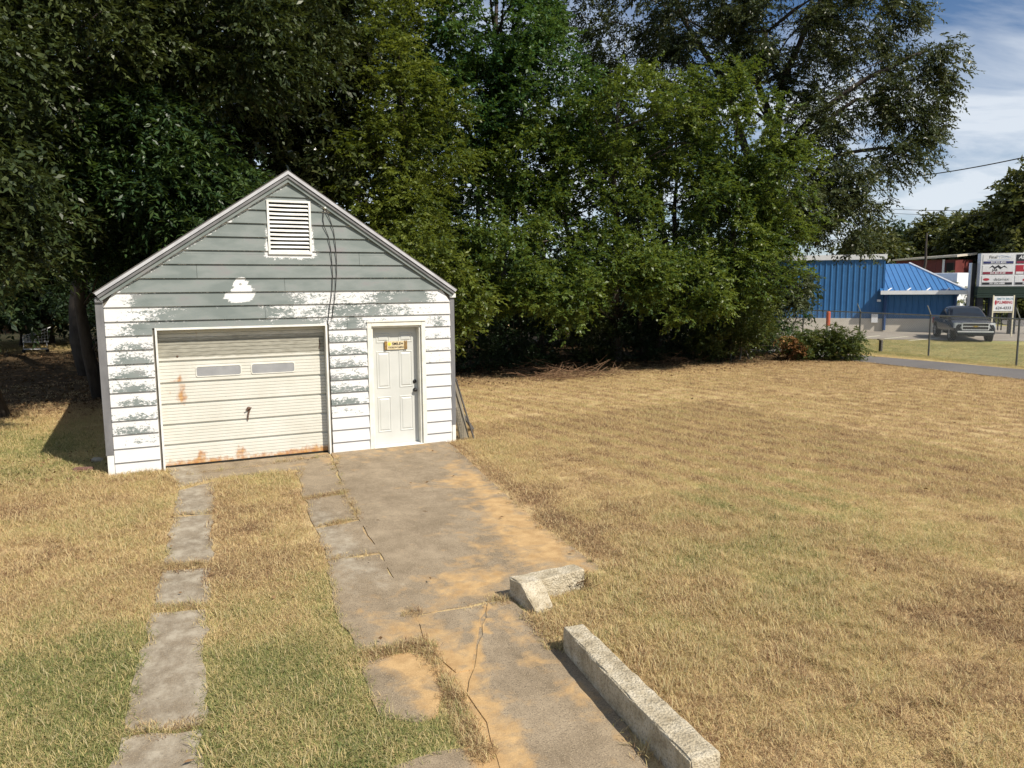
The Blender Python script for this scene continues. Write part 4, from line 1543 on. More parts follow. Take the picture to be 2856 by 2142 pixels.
quadp([(1.32, -.80, 1.275), (1.32, .80, 1.275), (.62, .66, 1.765), (.62, -.66, 1.765)], 'windshield', M['glass'], truck, .02)
quadp([(-1.20, -.72, 1.34), (-1.20, .72, 1.34), (-1.03, .62, 1.72), (-1.03, -.62, 1.72)], 'rear_window', M['glass'], truck)
for s_ in (-1, 1):
    quadp([(-.05, s_ * .945, 1.29), (.98, s_ * .925, 1.29), (.46, s_ * .80, 1.72), (-.05, s_ * .81, 1.78)], 'side_window', M['glass'], truck)
    quadp([(-1.02, s_ * .945, 1.29), (-.12, s_ * .945, 1.29), (-.12, s_ * .81, 1.78), (-.86, s_ * .80, 1.72)], 'side_window', M['glass'], truck)
    mm = MB().box(.86, .98, s_ * 1.0 - .02, s_ * 1.0 + .02, 1.20, 1.24)
    y0, y1 = sorted((s_ * .99, s_ * 1.20))
    mm.box(.84, .96, y0, y1, 1.19, 1.37)
    mm.build('wing_mirror', M['car_paint'], truck, True, bevel=.02)
    MB().box(.30, .46, min(s_ * .985, s_ * 1.012), max(s_ * .985, s_ * 1.012), 1.02, 1.05).build('door_handle', M['chrome'], truck, True)
    for wx in (1.86, -1.82):
        # dark arch, tyre, rim
        arch = MB()
        arch.lathe([(.48, s_ * .955), (.48, s_ * 1.030)], 'y', (wx, 0, .44), 22)
        arch.build('wheel_arch', M['tyre'], truck, True)
        yb_ = s_ * .78
        wh_ = MB().lathe([(.25, s_ * .74), (.385, s_ * .75), (.405, s_ * .79), (.405, s_ * .98), (.385, s_ * 1.02), (.27, s_ * 1.025)], 'y', (wx, 0, .405), 22).build('wheel', M['tyre'], truck, True)
        rm_ = MB().lathe([(.26, s_ * 1.0), (.262, s_ * 1.03), (.23, s_ * 1.034), (.215, s_ * 1.01)], 'y', (wx, 0, .405), 20)
        rm_.lathe([(.06, s_ * 1.0), (.06, s_ * 1.04)], 'y', (wx, 0, .405), 10)
        for q_ in range(6):
            a = q_ * math.pi / 3
            rm_.tube([(wx + .04 * math.cos(a), s_ * 1.022, .405 + .04 * math.sin(a)), (wx + .235 * math.cos(a), s_ * 1.022, .405 + .235 * math.sin(a))], .026, 5)
        rm_.build('rim', M['rim'], wh_, True)
    # headlamps wrap the corner
    MB().hexa([(2.60, s_ * .70, .74), (2.84, s_ * .66, .76), (2.77, s_ * .97, .76), (2.56, s_ * 1.0, .76), (2.60, s_ * .70, 1.06), (2.82, s_ * .66, 1.05), (2.74, s_ * .955, 1.05), (2.5, s_ * .985, 1.05)]).build('headlight', M['lamp'], truck, True)
    MB().box(-2.87, -2.80, min(s_ * .80, s_ * .985), max(s_ * .80, s_ * .985), .78, 1.12).build('tail_light', plain('red_lens', (.25, .01, .01), .3), truck, True)
gr_ = MB().box(2.78, 2.835, -.64, .64, .66, 1.05).build('grille', M['black_metal'], truck, True)
for z0, z1 in ((1.02, 1.06), (.845, .885), (.655, .70)):
    MB().box(2.80, 2.86, -.63, .63, z0, z1).build('grille_bar', M['chrome'], gr_, True, bevel=.006)
for s_ in (-1, 1):
    MB().box(2.80, 2.855, min(s_ * .61, s_ * .65), max(s_ * .61, s_ * .65), .70, 1.02).build('grille_bar', M['chrome'], gr_, True)
MB().box(2.862, 2.874, -.13, .13, .845, .885).box(2.862, 2.8735, -.06, .06, .825, .905).build('emblem', M['gold'], gr_, True)
MB().hexa([(2.74, -.97, .42), (2.93, -.90, .42), (2.93, .90, .42), (2.74, .97, .42), (2.74, -.97, .64), (2.91, -.90, .64), (2.91, .90, .64), (2.74, .97, .64)]).build('front_bumper', M['car_paint'], truck, True, bevel=.03)
MB().box(2.905, 2.936, -.86, .86, .54, .615).build('bumper_strip', M['chrome'], truck, True, bevel=.006)
MB().box(2.55, 2.86, -.80, .80, .34, .50).build('air_dam', M['tyre'], truck, True)
MB().box(-2.95, -2.80, -.95, .95, .50, .66).build('rear_bumper', M['chrome'], truck, True, bevel=.02)
MB().box(-1.3, 1.3, -.72, .72, .30, .42).build('underbody', M['tyre'], truck, True)

for o_ in truck.children:                 # the rounded nose carries grille and lamps on its surface
    if o_.name.split('.')[0] in ('grille', 'headlight', 'front_bumper', 'bumper_strip'):
        o_.location.x = .075

# ------------------------------------------------------------------ signs by the street
M['sign_white'] = plain('sign_face_white', (.66, .67, .70), .5)
M['navy'] = plain('sign_navy', (.03, .035, .14), .5)
M['maroon'] = plain('sign_maroon', (.22, .02, .05), .5)
M['crimson'] = plain('sign_red', (.38, .03, .05), .5)
M['sign_black'] = plain('sign_black', (.02, .022, .03), .5)
M['dk_green'] = plain('dark_green_boards', (.012, .030, .022), .7)
M['steel_blue'] = plain('pale_blue_print', (.35, .42, .60), .5)
DB = 47.0
bl, br = at(2118, 620, DB), at(2262, 620, DB + 1.0)
d_ = Vector((br - bl)[:2])
bw = d_.length
bb = thing('tenant_sign', 'large roadside tenant sign with six business panels over a dark green base', 'sign', (bl[0], bl[1], 0), math.atan2(d_.y, d_.x))
ZB0, ZT0 = at(2115, 617, DB)[2], at(2118, 549, DB)[2]
cabinet = MB().box(-.05, bw, .05, .55, ZB0 - .04, ZT0 + .04).build('cabinet', M['sign_white'], bb, True)
for i in range(5):
    z0 = ZB0 - .62 + i * .115
    MB().box(-.12, bw + .1, .02 + (i % 2) * .01, .58, z0, z0 + .105).build('base_board', M['dk_green'], bb, True)
for xx in (-.05, .55, bw * .5, bw - .2):
    MB().box(xx, xx + .28, .2, .5, 0, ZB0 - .60).build('leg', M['sign_black'], bb, True)
MB().box(-.27, -.07, .60, .95, .0, ZT0 - .45).build('side_panel', M['sign_black'], bb, True)
MB().box(-.31, -.271, .59, .97, .0, ZT0 - .43).build('side_panel_edge', M['white_metal'], bb, True)
for xx in np.arange(-.02, 1.3, .16):
    MB().box(xx, xx + .05, .56, .60, .2, ZB0 - .62).build('slat', M['sign_black'], bb, True)
cw = bw / 2
rh = (ZT0 - ZB0) / 3


def TX(x, z, y=.0395):
    return Matrix.Translation((x, y - .004, z)) @ Matrix.Rotation(math.radians(90), 4, 'X')


def panel(c, r_, bg, strip, number, numcol=None):
    x0, x1 = c * cw + .05, (c + 1) * cw - .05
    z1 = ZT0 - r_ * rh - .04
    z0 = z1 - rh + .08
    p_ = MB().box(x0, x1, .036, .049, z0, z1).build('tenant_panel', bg, bb, True)
    zs = z0 + (z1 - z0) * .27
    if strip is not None:
        MB().box(x0 + .02, x1 - .02, .0305, .0355, z0 + .01, zs).build('number_strip', strip, p_, True)
    text_obj('lettering', number, (zs - z0) * 1.05, numcol or M['sign_white'], p_, TX((x0 + x1) / 2, (z0 + zs) / 2, .0325), bold=.004)
    return p_, x0, x1, zs, z1


p_, x0, x1, z0, z1 = panel(0, 0, M['sign_white'], M['navy'], '501.525.4200')
text_obj('lettering', 'Final', (z1 - z0) * .62, M['sign_black'], p_, TX(x0 + (x1 - x0) * .32, z0 + (z1 - z0) * .62, .038), bold=.004)
text_obj('lettering', 'Touch', (z1 - z0) * .58, M['steel_blue'], p_, TX(x0 + (x1 - x0) * .66, z0 + (z1 - z0) * .60, .038))
MB().box(x0 + .2, x1 - .2, .0325, .0355, z0 + .05, z0 + .085).build('underline', M['steel_blue'], p_, True)
MB().tube([(x0 + (x1 - x0) * .45, .033, z1 - .10), (x0 + (x1 - x0) * .6, .033, z1 - .04), (x0 + (x1 - x0) * .9, .033, z1 - .12)], .010, 4).build('roofline', M['steel_blue'], p_, True)
p_, x0, x1, z0, z1 = panel(0, 1, M['sign_white'], M['maroon'], '501.821.0120')
text_obj('lettering', 'JAB', (z1 - z0) * .48, M['sign_black'], p_, TX(x0 + (x1 - x0) * .40, z0 + (z1 - z0) * .25, .038), bold=.006)
zr = z0 + (z1 - z0) * .52
MB().extr_y([(x0 + .28, zr), (x0 + .45, zr + .17), (x0 + .56, zr + .07), (x0 + .72, zr + .18), (x0 + .86, zr + .06), (x0 + 1.0, zr + .15), (x0 + 1.16, zr), (x0 + .98, zr + .08), (x0 + .82, zr - .05), (x0 + .70, zr + .06), (x0 + .56, zr - .04), (x0 + .45, zr + .08)], .032, .0355).build('roof_logo', M['sign_black'], p_, True)
p_, x0, x1, z0, z1 = panel(0, 2, M['sign_white'], M['sign_black'], '501.824.4488')
text_obj('lettering', 'datamax', (z1 - z0) * .62, M['sign_black'], p_, TX(x0 + (x1 - x0) * .62, z0 + (z1 - z0) * .45, .038), shear=.2, bold=.002)
MB().extr_y([(x0 + .20 + .15 * math.cos(a), z0 + (z1 - z0) * .45 + .07 * math.sin(a)) for a in np.linspace(0, 6.28, 16)[:-1]], .032, .0355).build('oval_logo', M['crimson'], p_, True)
p_, x0, x1, z0, z1 = panel(1, 0, M['sign_black'], M['maroon'], '501.820.4041')
text_obj('lettering', 'ALLEN', (z1 - z0) * .72, M['sign_white'], p_, TX(x0 + (x1 - x0) * .30, z0 + (z1 - z0) * .55, .038), shear=.35, bold=.008, xs=.9)
text_obj('lettering', 'HOME & AUTO', (z1 - z0) * .28, M['sign_white'], p_, TX(x0 + (x1 - x0) * .75, z0 + (z1 - z0) * .6, .038))
p_, x0, x1, z0, z1 = panel(1, 1, M['crimson'], M['sign_white'], '501.767.6920', M['navy'])
text_obj('lettering', 'Daniell', (z1 - z0) * .78, M['sign_white'], p_, TX(x0 + (x1 - x0) * .5, z0 + (z1 - z0) * .60, .038), bold=.004)
text_obj('lettering', 'Heat & Air', (z1 - z0) * .26, M['sign_white'], p_, TX(x0 + (x1 - x0) * .45, z0 + (z1 - z0) * .16, .038))
p_, x0, x1, z0, z1 = panel(1, 2, M['sign_white'], M['sign_black'], '501.624.6797')
text_obj('lettering', "KEITH'S", (z1 - z0) * .48, M['crimson'], p_, TX(x0 + (x1 - x0) * .5, z0 + (z1 - z0) * .74, .038), bold=.010)
text_obj('lettering', 'ROOFING', (z1 - z0) * .48, M['crimson'], p_, TX(x0 + (x1 - x0) * .5, z0 + (z1 - z0) * .30, .038), bold=.010)

# plumbing yard sign
M['cream_post'] = plain('cream_posts', (.66, .60, .44), .7)
pl, pr = gp(2141, 728), gp(2183, 728)
d_ = Vector((pr - pl)[:2])
ps = thing('plumbing_sign', 'white plumbing sign with red and blue lettering on two cream posts', 'sign', (pl[0], pl[1], 0), math.atan2(d_.y, d_.x))
pw = d_.length
DP = math.hypot(pl[0] - CAM[0], pl[1] - CAM[1])
pz0, pz1 = at(2145, 672, DP)[2], at(2145, 640, DP)[2]
MB().box(.0, pw, -.02, .02, pz0, pz1).build('board', M['sign_white'], ps, True)
for xx in (-.05, pw):
    MB().box(xx, xx + .05, -.03, .03, 0, pz1 + .05).build('post', M['cream_post'], ps, True)
MB().box(.001, pw - .001, -.015, .015, pz0 - .07, pz0 - .03).build('crossbar', M['cream_post'], ps, True)
hh_ = pz1 - pz0
TP = lambda x, z: Matrix.Translation((x, -.0235, z)) @ Matrix.Rotation(math.radians(90), 4, 'X')
M['teal'] = plain('teal_print', (.10, .24, .34), .5)
text_obj('lettering', 'SMITH BROS', hh_ * .19, M['teal'], ps, TP(pw * .56, pz1 - hh_ * .18), bold=.002)
text_obj('lettering', 'PLUMBING', hh_ * .27, M['crimson'], ps, TP(pw * .56, pz1 - hh_ * .42), xs=.75, bold=.006)
text_obj('lettering', '624-4333', hh_ * .26, M['sign_black'], ps, TP(pw * .5, pz1 - hh_ * .80), bold=.004, shear=.1)
MB().extr_y([(pw * .10 + .05 * math.cos(a), pz1 - hh_ * .42 + .12 * math.sin(a)) for a in np.linspace(0, 6.28, 12)[:-1]], -.026, -.0205).build('red_emblem', M['crimson'], ps, True)
fp = gp(2188, 720)
flag = thing('slim_pole', 'slim black pole standing in front of the tenant sign', 'pole', (fp[0], fp[1], 0))
MB().tube([(0, 0, 0), (0, 0, at(2198, 597, math.hypot(fp[0] - CAM[0], fp[1] - CAM[1]))[2])], [.05, .035], 8).build('shaft', M['sign_black'], flag, True)
MB().lathe([(.12, 0), (.12, .04)], 'z', (0, 0, 0), 10).build('foot', M['sign_black'], flag, True)

# utility pole and overhead wires
up_ = at(2009, 600, 82)
pole = thing('utility_pole', 'grey wooden utility pole rising behind the red building', 'pole', (up_[0], up_[1], 0))
pz = at(2009, 527, 82)[2]
MB().tube([(0, 0, 0), (0, 0, pz)], [.16, .12], 8).build('shaft', M['bark_pale'], pole, True)
MB().box(-.9, .9, -.06, .06, pz - .5, pz - .38).build('crossarm', M['bark_pale'], pole, True)


def wire(a, b, sag, r_, label):
    a, b = np.array(a), np.array(b)
    pts = [tuple(a + (b - a) * t - np.array([0, 0, sag * 4 * t * (1 - t)])) for t in np.linspace(0, 1, 17)]
    tag(MB().tube(pts, r_, 5).build('overhead_wire', M['wire_black']), label, 'wire', 'overhead wires')


wire(at(1940, 385, 36), at(2330, 312, 30), .12, .020, 'thick black overhead cable running out of the big oak crown')
wire(at(1930, 452, 78), at(2330, 446, 70), .2, .022, 'upper faint wire crossing the low sky above the distant trees')
wire(at(1930, 461, 78), at(2330, 458, 70), .2, .018, 'lower faint wire crossing the low sky above the distant trees')
wire((up_[0], up_[1], pz - .4), at(2330, 600, 60), .3, .018, 'higher wire sloping down from the utility pole')
wire((up_[0] + .3, up_[1], pz - .5), at(2330, 608, 60), .3, .016, 'lower wire sloping down from the utility pole')

# ------------------------------------------------------------------ far left: cart, fence, house
M['cart_wire'] = plain('white_painted_wire', (.72, .73, .75), .5)
cl_, cr_ = at(48, 722, 33), at(103, 722, 33)
cg = float(terrain(np.array([(cl_[0] + cr_[0]) / 2]), np.array([(cl_[1] + cr_[1]) / 2]))[0])
d_ = Vector((cr_ - cl_)[:2])
CLn = d_.length
cart = thing('shopping_cart', 'white wire shopping cart standing in the shade under the trees', 'cart', (cl_[0], cl_[1], cg), math.atan2(d_.y, d_.x))
zt = lambda x: .62 + .25 * x / CLn
bk = MB()
for f in (0, .25, .5, .75, 1):
    r_ = .012 if f in (0, 1) else .006
    for yy in (0, .5):
        bk.tube([(.0, yy, .40 + (zt(0) - .40) * f), (CLn, yy, .38 + (zt(CLn) - .38) * f)], r_, 5)
    for xx in (0, CLn):
        bk.tube([(xx, 0, .40 + (zt(xx) - .40) * f), (xx, .5, .40 + (zt(xx) - .40) * f)], r_, 5)
for q_ in np.linspace(0, CLn, 9):
    for yy in (0, .5):
        bk.tube([(q_, yy, .39), (q_, yy, zt(q_))], .005, 4)
    bk.tube([(q_, 0, .39), (q_, .5, .39)], .005, 4)
bk.build('basket', M['cart_wire'], cart, True)
MB().tube([(CLn, 0, zt(CLn)), (CLn + .12, 0, zt(CLn) + .06), (CLn + .12, .5, zt(CLn) + .06), (CLn, .5, zt(CLn))], .016, 6).build('handle', M['cart_wire'], cart, True)
MB().tube([(.02, .08, .40), (.0, .08, .14), (CLn - .05, .02, .12), (CLn - .05, .0, .40)], .014, 5).tube([(.02, .42, .40), (.0, .42, .14), (CLn - .05, .48, .12), (CLn - .05, .5, .40)], .014, 5).build('frame', M['cart_wire'], cart, True)
for xx, yy in ((0.0, .08), (0.0, .42), (CLn - .05, .02), (CLn - .05, .48)):
    MB().lathe([(.03, yy - .015), (.06, yy - .01), (.06, yy + .01), (.03, yy + .015)], 'y', (xx, 0, .06), 12).build('wheel', M['tyre'], cart, True)

M['fence_brown'] = vary('brown_fence_wood', (.13, .065, .035), (.23, .12, .07), 6, .9, .3, 30, stretch=(1, 1, .2))
b0, b1 = at(-30, 690, 44), at(120, 690, 46)
d_ = Vector((b1 - b0)[:2])
bf = thing('board_fence', 'brown wooden board fence glimpsed through the trunks behind the trees', 'fence', (b0[0], b0[1], .5), math.atan2(d_.y, d_.x))
n = int(d_.length / .16)
for i in range(n):
    MB().box(i * .16, i * .16 + .145, 0, .02, 0, 1.7 + random.uniform(-.03, .03)).build('fence_board', M['fence_brown'], bf, True)
for z in (.4, 1.4):
    MB().box(0, n * .16, .021, .06, z, z + .09).build('rail', M['fence_brown'], bf, True)
h0, h1 = at(-160, 640, 56), at(60, 640, 56)
d_ = Vector((h1 - h0)[:2])
hs = thing('white_house', 'pale house wall glimpsed behind the brown fence through the trees', 'house', (h0[0], h0[1], .4), math.atan2(d_.y, d_.x))
HL = d_.length
for i in range(12):
    MB().hexa([(0, 0 - .02, .3 + i * .22), (HL, -.02, .3 + i * .22), (HL, .02, .3 + i * .22), (0, .02, .3 + i * .22), (0, 0, .515 + i * .22), (HL, 0, .515 + i * .22), (HL, .02, .515 + i * .22), (0, .02, .515 + i * .22)]).build('siding_board', M['white_metal'], hs, True)
MB().box(0, HL, .021, 6, 0, 2.95).build('wall', M['block_base'], hs, True)
MB().hexa([(-.3, -.4, 2.96), (HL + .3, -.4, 2.96), (HL + .3, 6.4, 2.96), (-.3, 6.4, 2.96), (-.3, 3, 4.6), (HL + .3, 3, 4.6), (HL + .3, 3.1, 4.6), (-.3, 3.1, 4.6)]).build('roof', M['roof'], hs, True)
for xx in (HL * .3, HL * .7):
    wn_ = MB().box(xx - .45, xx + .45, -.03, .0, 1.0, 2.2).build('window', M['white_trim'], hs, True)
    MB().box(xx - .38, xx + .38, -.036, -.031, 1.07, 2.13).build('pane', M['glass'], wn_, True)

# ------------------------------------------------------------------ vegetation
def leaf_mesh(name, P, D, L, Wd, val, fold=.18, seed=0):
    """rhombic folded leaves: P base points, D unit directions, L lengths, Wd widths"""
    rg = np.random.default_rng(seed)
    n = len(P)
    upv = np.array([0, 0, 1.0]) + rg.normal(0, .55, (n, 3))
    S = np.cross(D, upv)
    S /= np.linalg.norm(S, axis=1, keepdims=True) + 1e-9
    Nn = np.cross(S, D)
    L_, W_ = L[:, None], Wd[:, None]
    a = P
    b = P + D * L_ * .45 + S * W_ * .5 + Nn * W_ * fold
    c = P + D * L_ - Nn * L_ * .10
    d = P + D * L_ * .45 - S * W_ * .5 + Nn * W_ * fold
    co = np.stack([a, b, c, d], 1).reshape(-1, 3)
    quads = np.arange(n * 4).reshape(n, 4)
    me = bpy.data.meshes.new(name)
    fill_mesh(me, co, quads)
    fattr(me, 'v', np.repeat(val, 4))
    return me


def unit(a):
    return a / (np.linalg.norm(a, axis=-1, keepdims=True) + 1e-9)


def foliage(clumps, rad, twigs, per, leaf, droop, rg, axis, jit=.5, hang=0.0, flat=.75):
    """clumps (n,3) -> leaf base points, directions, sizes, values"""
    n = len(clumps)
    out = unit(clumps - axis)
    nt = n * twigs
    C = np.repeat(clumps, twigs, 0)
    O = np.repeat(out, twigs, 0)
    cv = np.repeat(np.repeat(rg.random(n), twigs), per)
    td = unit(rg.normal(0, 1, (nt, 3)) * np.array([1, 1, flat]) + O * .8 + np.array([0, 0, -hang]))
    tl = rad * rg.uniform(.55, 1.25, nt)
    C = C + rg.normal(0, rad * .28, (nt, 3))
    t = np.tile(np.linspace(.18, 1.0, per), nt) + rg.normal(0, .03, nt * per)
    Ct, Tt, Lt = np.repeat(C, per, 0), np.repeat(td, per, 0), np.repeat(tl, per)
    P = Ct + Tt * (Lt * t)[:, None]
    P[:, 2] -= droop * Lt * t * t
    side = unit(np.cross(Tt, np.array([0, 0, 1.0]) + rg.normal(0, .4, P.shape)))
    sgn = np.where(np.arange(len(P)) % 2 == 0, 1.0, -1.0)[:, None]
    D = unit(Tt * .75 + side * sgn * .85 + rg.normal(0, jit, P.shape) * .6 + np.array([0, 0, -hang * .9 - .12]))
    L = leaf[0] * rg.uniform(.65, 1.2, len(P))
    Wd = leaf[1] * rg.uniform(.7, 1.2, len(P))
    val = np.clip(.55 * cv + .45 * rg.random(len(P)), 0, 1)
    return P, D, L, Wd, val


def limb_path(a, b, rg, sagk=.1, n=5):
    a, b = np.array(a, float), np.array(b, float)
    L = np.linalg.norm(b - a)
    pts = []
    for i in range(n + 1):
        t = i / n
        p = a + (b - a) * t + np.array([0, 0, sagk * L * math.sin(math.pi * t)])
        if 0 < i < n:
            p = p + rg.normal(0, .035 * L / 2, 3)
        pts.append(tuple(p))
    return pts


TREE_STATS = []


def tree(name, label, cat, base, top, r0, groups, leafm, leaf, mat, rad=.7, twigs=9, per=14, droop=.3, hang=0.0, seed=1, shell=.5,
         bark=None, limbs=(), nbranch=26, group=None, trunk_to=None, zmin=.25, stems=1, dens=2.0):
    """groups: (centre xyz, radii xyz, number of leaf clumps)"""
    rg = np.random.default_rng(seed)
    base = np.array(base, float)
    t = thing(name, label, cat, tuple(base), 0, group)
    trunk = MB()
    topP = np.array(trunk_to if trunk_to is not None else (base[0] + rg.normal(0, .3), base[1] + rg.normal(0, .3), base[2] + top))
    axis_pts = []
    for s_ in range(stems):
        off_ = np.array([0, 0, 0]) if stems == 1 else np.array([rg.normal(0, .25), rg.normal(0, .2), 0])
        tp_ = topP + (0 if stems == 1 else rg.normal(0, .7, 3) * np.array([1, 1, .2]))
        pts = limb_path(base + off_ - np.array([0, 0, .15]), tp_, rg, .0, 7)
        rr_ = [r0 * (1.35 if i == 0 else 1.0 - .80 * i / 7) / (1 if stems == 1 else 1.3) for i in range(8)]
        trunk.tube(pts, rr_, 9)
        axis_pts.append(pts)
    allc = []
    for (c, rr, n) in groups:
        c, rr = np.array(c, float), np.array(rr, float)
        d = unit(rg.normal(0, 1, (n, 3)))
        q = (shell + (1 - shell) * rg.random(n))[:, None] ** .8
        allc.append(c + d * rr * q)
    C = np.concatenate(allc)
    C[:, 2] = np.maximum(C[:, 2], zmin + rad * .3)
    ax = np.stack([np.full(len(C), (base[0] + topP[0]) / 2), np.full(len(C), (base[1] + topP[1]) / 2), C[:, 2] - .5], 1)
    P, D, L, Wd, val = foliage(C, rad, int(twigs * dens), per, (leaf[0] * 1.30, leaf[1] * 1.5), droop, rg, ax, hang=hang)
    keep = P[:, 2] > zmin * .5
    me = leaf_mesh('crown', P[keep], D[keep], L[keep], Wd[keep], val[keep], seed=seed)
    me.materials.append(mat)
    TREE_STATS.append((name, int(keep.sum())))
    # branches to a share of the clumps
    for i in rg.permutation(len(C))[:nbranch]:
        ap = axis_pts[int(rg.integers(stems))]
        tgt = C[i]
        kk = [j for j in range(1, 8) if ap[j][2] < tgt[2] + .3] or [1]
        j = kk[-1] if rg.random() < .5 else kk[max(0, len(kk) - 2)]
        L_ = np.linalg.norm(tgt - np.array(ap[j]))
        trunk.tube(limb_path(ap[j], tgt, rg, .08, 4), [max(.010, min(.05, r0 * .22) * min(1, L_ / 3)) * (1 - q_ * .19) for q_ in range(5)], 5)
    trunk.build('trunk', bark or M['bark'], t, smooth=True)
    for (pts, ra, rb) in limbs:
        n_ = len(pts)
        fine = []
        for i in range(n_ - 1):
            for q_ in range(3):
                fine.append(tuple(np.array(pts[i]) + (np.array(pts[i + 1]) - np.array(pts[i])) * q_ / 3 + (rg.normal(0, .04, 3) if q_ else 0)))
        fine.append(tuple(pts[-1]))
        MB().tube(fine, [ra + (rb - ra) * i / (len(fine) - 1) for i in range(len(fine))], 7).build('limb', bark or M['bark'], t, smooth=True)
    link('crown', me, t)
    return t


def G(u, v, D, pu, pv, dep, n):
    """leaf clump group seen at (u, v): radii pu, pv in view px, depth radius dep in metres"""
    c = at(u, v, D)
    s = D / 1661.0
    dirh = unit(np.array([c[0] - CAM[0], c[1] - CAM[1], 0]))
    rx = math.hypot(pu * s * _rt0[0], dep * dirh[0])
    ry = math.hypot(pu * s * _rt0[1], dep * dirh[1])
    return (c, (rx, ry, pv * s), n)


def B(u, D):
    p = at(u, 700, D)
    return (p[0], p[1], float(terrain(np.array([p[0]]), np.array([p[1]]))[0]))


GT_ = 'trees of the woodlot behind the lawn'
# left: dark drooping tree whose crown hangs over the garage
tree('broadleaf_tree', 'tall dark olive tree overhanging the roll-up-door side of the garage', 'tree', B(-40, 19.5), 11, .30,
     [G(120, 60, 18.5, 260, 150, 2.2, 95), G(470, 95, 19, 220, 110, 2.2, 85), G(330, -170, 19, 420, 170, 3.0, 110), G(20, 420, 19.5, 130, 110, 1.8, 35), G(-180, 200, 17, 200, 260, 2.5, 50), G(-10, 440, 16.2, 80, 80, 1.8, 26), G(-150, 400, 15.5, 150, 170, 2.2, 50), G(-40, 130, 16.5, 120, 120, 1.6, 30)],
     None, (.115, .042), M['leaf_shade'], .80, 9, 15, .35, .20, 21, group=GT_, limbs=[([B(-40, 19.5)[:2] + (3.0,), tuple(at(60, 330, 19)), tuple(at(250, 150, 19)), tuple(at(480, 60, 19))], .16, .04)])
tree('sumac_tree', 'dark blue-green tree with long feathery compound leaves behind the roll-up-door side of the roof', 'tree', B(210, 21.5), 7.5, .16,
     [G(300, 320, 18.6, 170, 100, 1.3, 58), G(450, 440, 19.0, 150, 100, 1.3, 50), G(140, 470, 20.5, 130, 110, 1.5, 38), G(340, 540, 20.5, 110, 70, 1.2, 20)],
     None, (.13, .036), M['leaf_pinnate'], .80, 9, 18, .45, .15, 22, group=GT_)
tree('magnolia_tree', 'dark magnolia with large glossy leaves rising behind the garage peak', 'tree', B(640, 24.5), 11.5, .22,
     [G(660, 130, 23, 130, 150, 1.8, 60), G(590, 330, 22.5, 120, 110, 1.6, 42), G(700, 330, 23, 90, 110, 1.5, 26), G(640, -90, 23.5, 170, 110, 2, 40)],
     None, (.19, .075), M['leaf_glossy'], .62, 8, 11, .15, .0, 23, group=GT_)
tree('broadleaf_tree', 'tall slender yellow-green tree behind the entry-door side of the garage roof', 'tree', B(850, 24.5), 10, .17,
     [G(830, 190, 23, 110, 150, 1.5, 60), G(800, 400, 22.5, 90, 120, 1.3, 34), G(880, 520, 22.5, 110, 120, 1.3, 50), G(965, 650, 20.8, 85, 80, 1.2, 30), G(900, 560, 20.6, 80, 80, 1.0, 20), G(930, 330, 23.5, 90, 130, 1.5, 34), G(820, -60, 24, 140, 120, 1.8, 40)],
     None, (.100, .042), M['leaf_yellow'], .54, 9, 14, .18, .05, 24, group=GT_)
tree('broadleaf_tree', 'tall deep green tree whose high crown stands between the yellow-green trees', 'tree', B(1075, 27.5), 13, .24,
     [G(1050, 60, 26, 170, 130, 2.2, 92), G(990, 240, 26, 140, 110, 1.8, 60), G(1170, 190, 26, 120, 150, 1.8, 62), G(1080, -150, 27, 240, 140, 2.6, 80), G(1060, 400, 26.5, 120, 70, 1.4, 18)],
     None, (.110, .050), M['leaf_green'], .58, 9, 14, .15, .05, 25, group=GT_)
tree('broadleaf_tree', 'broad bright green tree in the middle of the thicket beyond the lawn', 'tree', B(1330, 27.5), 9, .20,
     [G(1390, 270, 26.2, 190, 130, 1.9, 74), G(1150, 350, 25.4, 120, 110, 1.5, 55), G(1290, 430, 25.5, 170, 110, 1.7, 52), G(1110, 560, 22.6, 110, 100, 1.3, 48), G(1330, 580, 23.8, 150, 70, 1.3, 46), G(1220, 640, 22.8, 110, 55, 1.1, 34)],
     None, (.100, .046), M['leaf_central'], .52, 9, 14, .12, .0, 26, group=GT_)
tree('broadleaf_tree', 'dense green tree in front of the big oak at the paved-path end of the thicket', 'tree', B(1570, 29.5), 8.5, .18,
     [G(1570, 290, 27.6, 160, 130, 1.8, 60), G(1560, 470, 27.2, 150, 110, 1.6, 54), G(1680, 420, 28, 85, 130, 1.5, 46), G(1620, 590, 26.6, 90, 80, 1.4, 42), G(1480, 620, 24.8, 120, 70, 1.3, 46)],
     None, (.100, .046), M['leaf_central'], .52, 9, 14, .12, .0, 27, group=GT_)
ob = B(1650, 33.5)
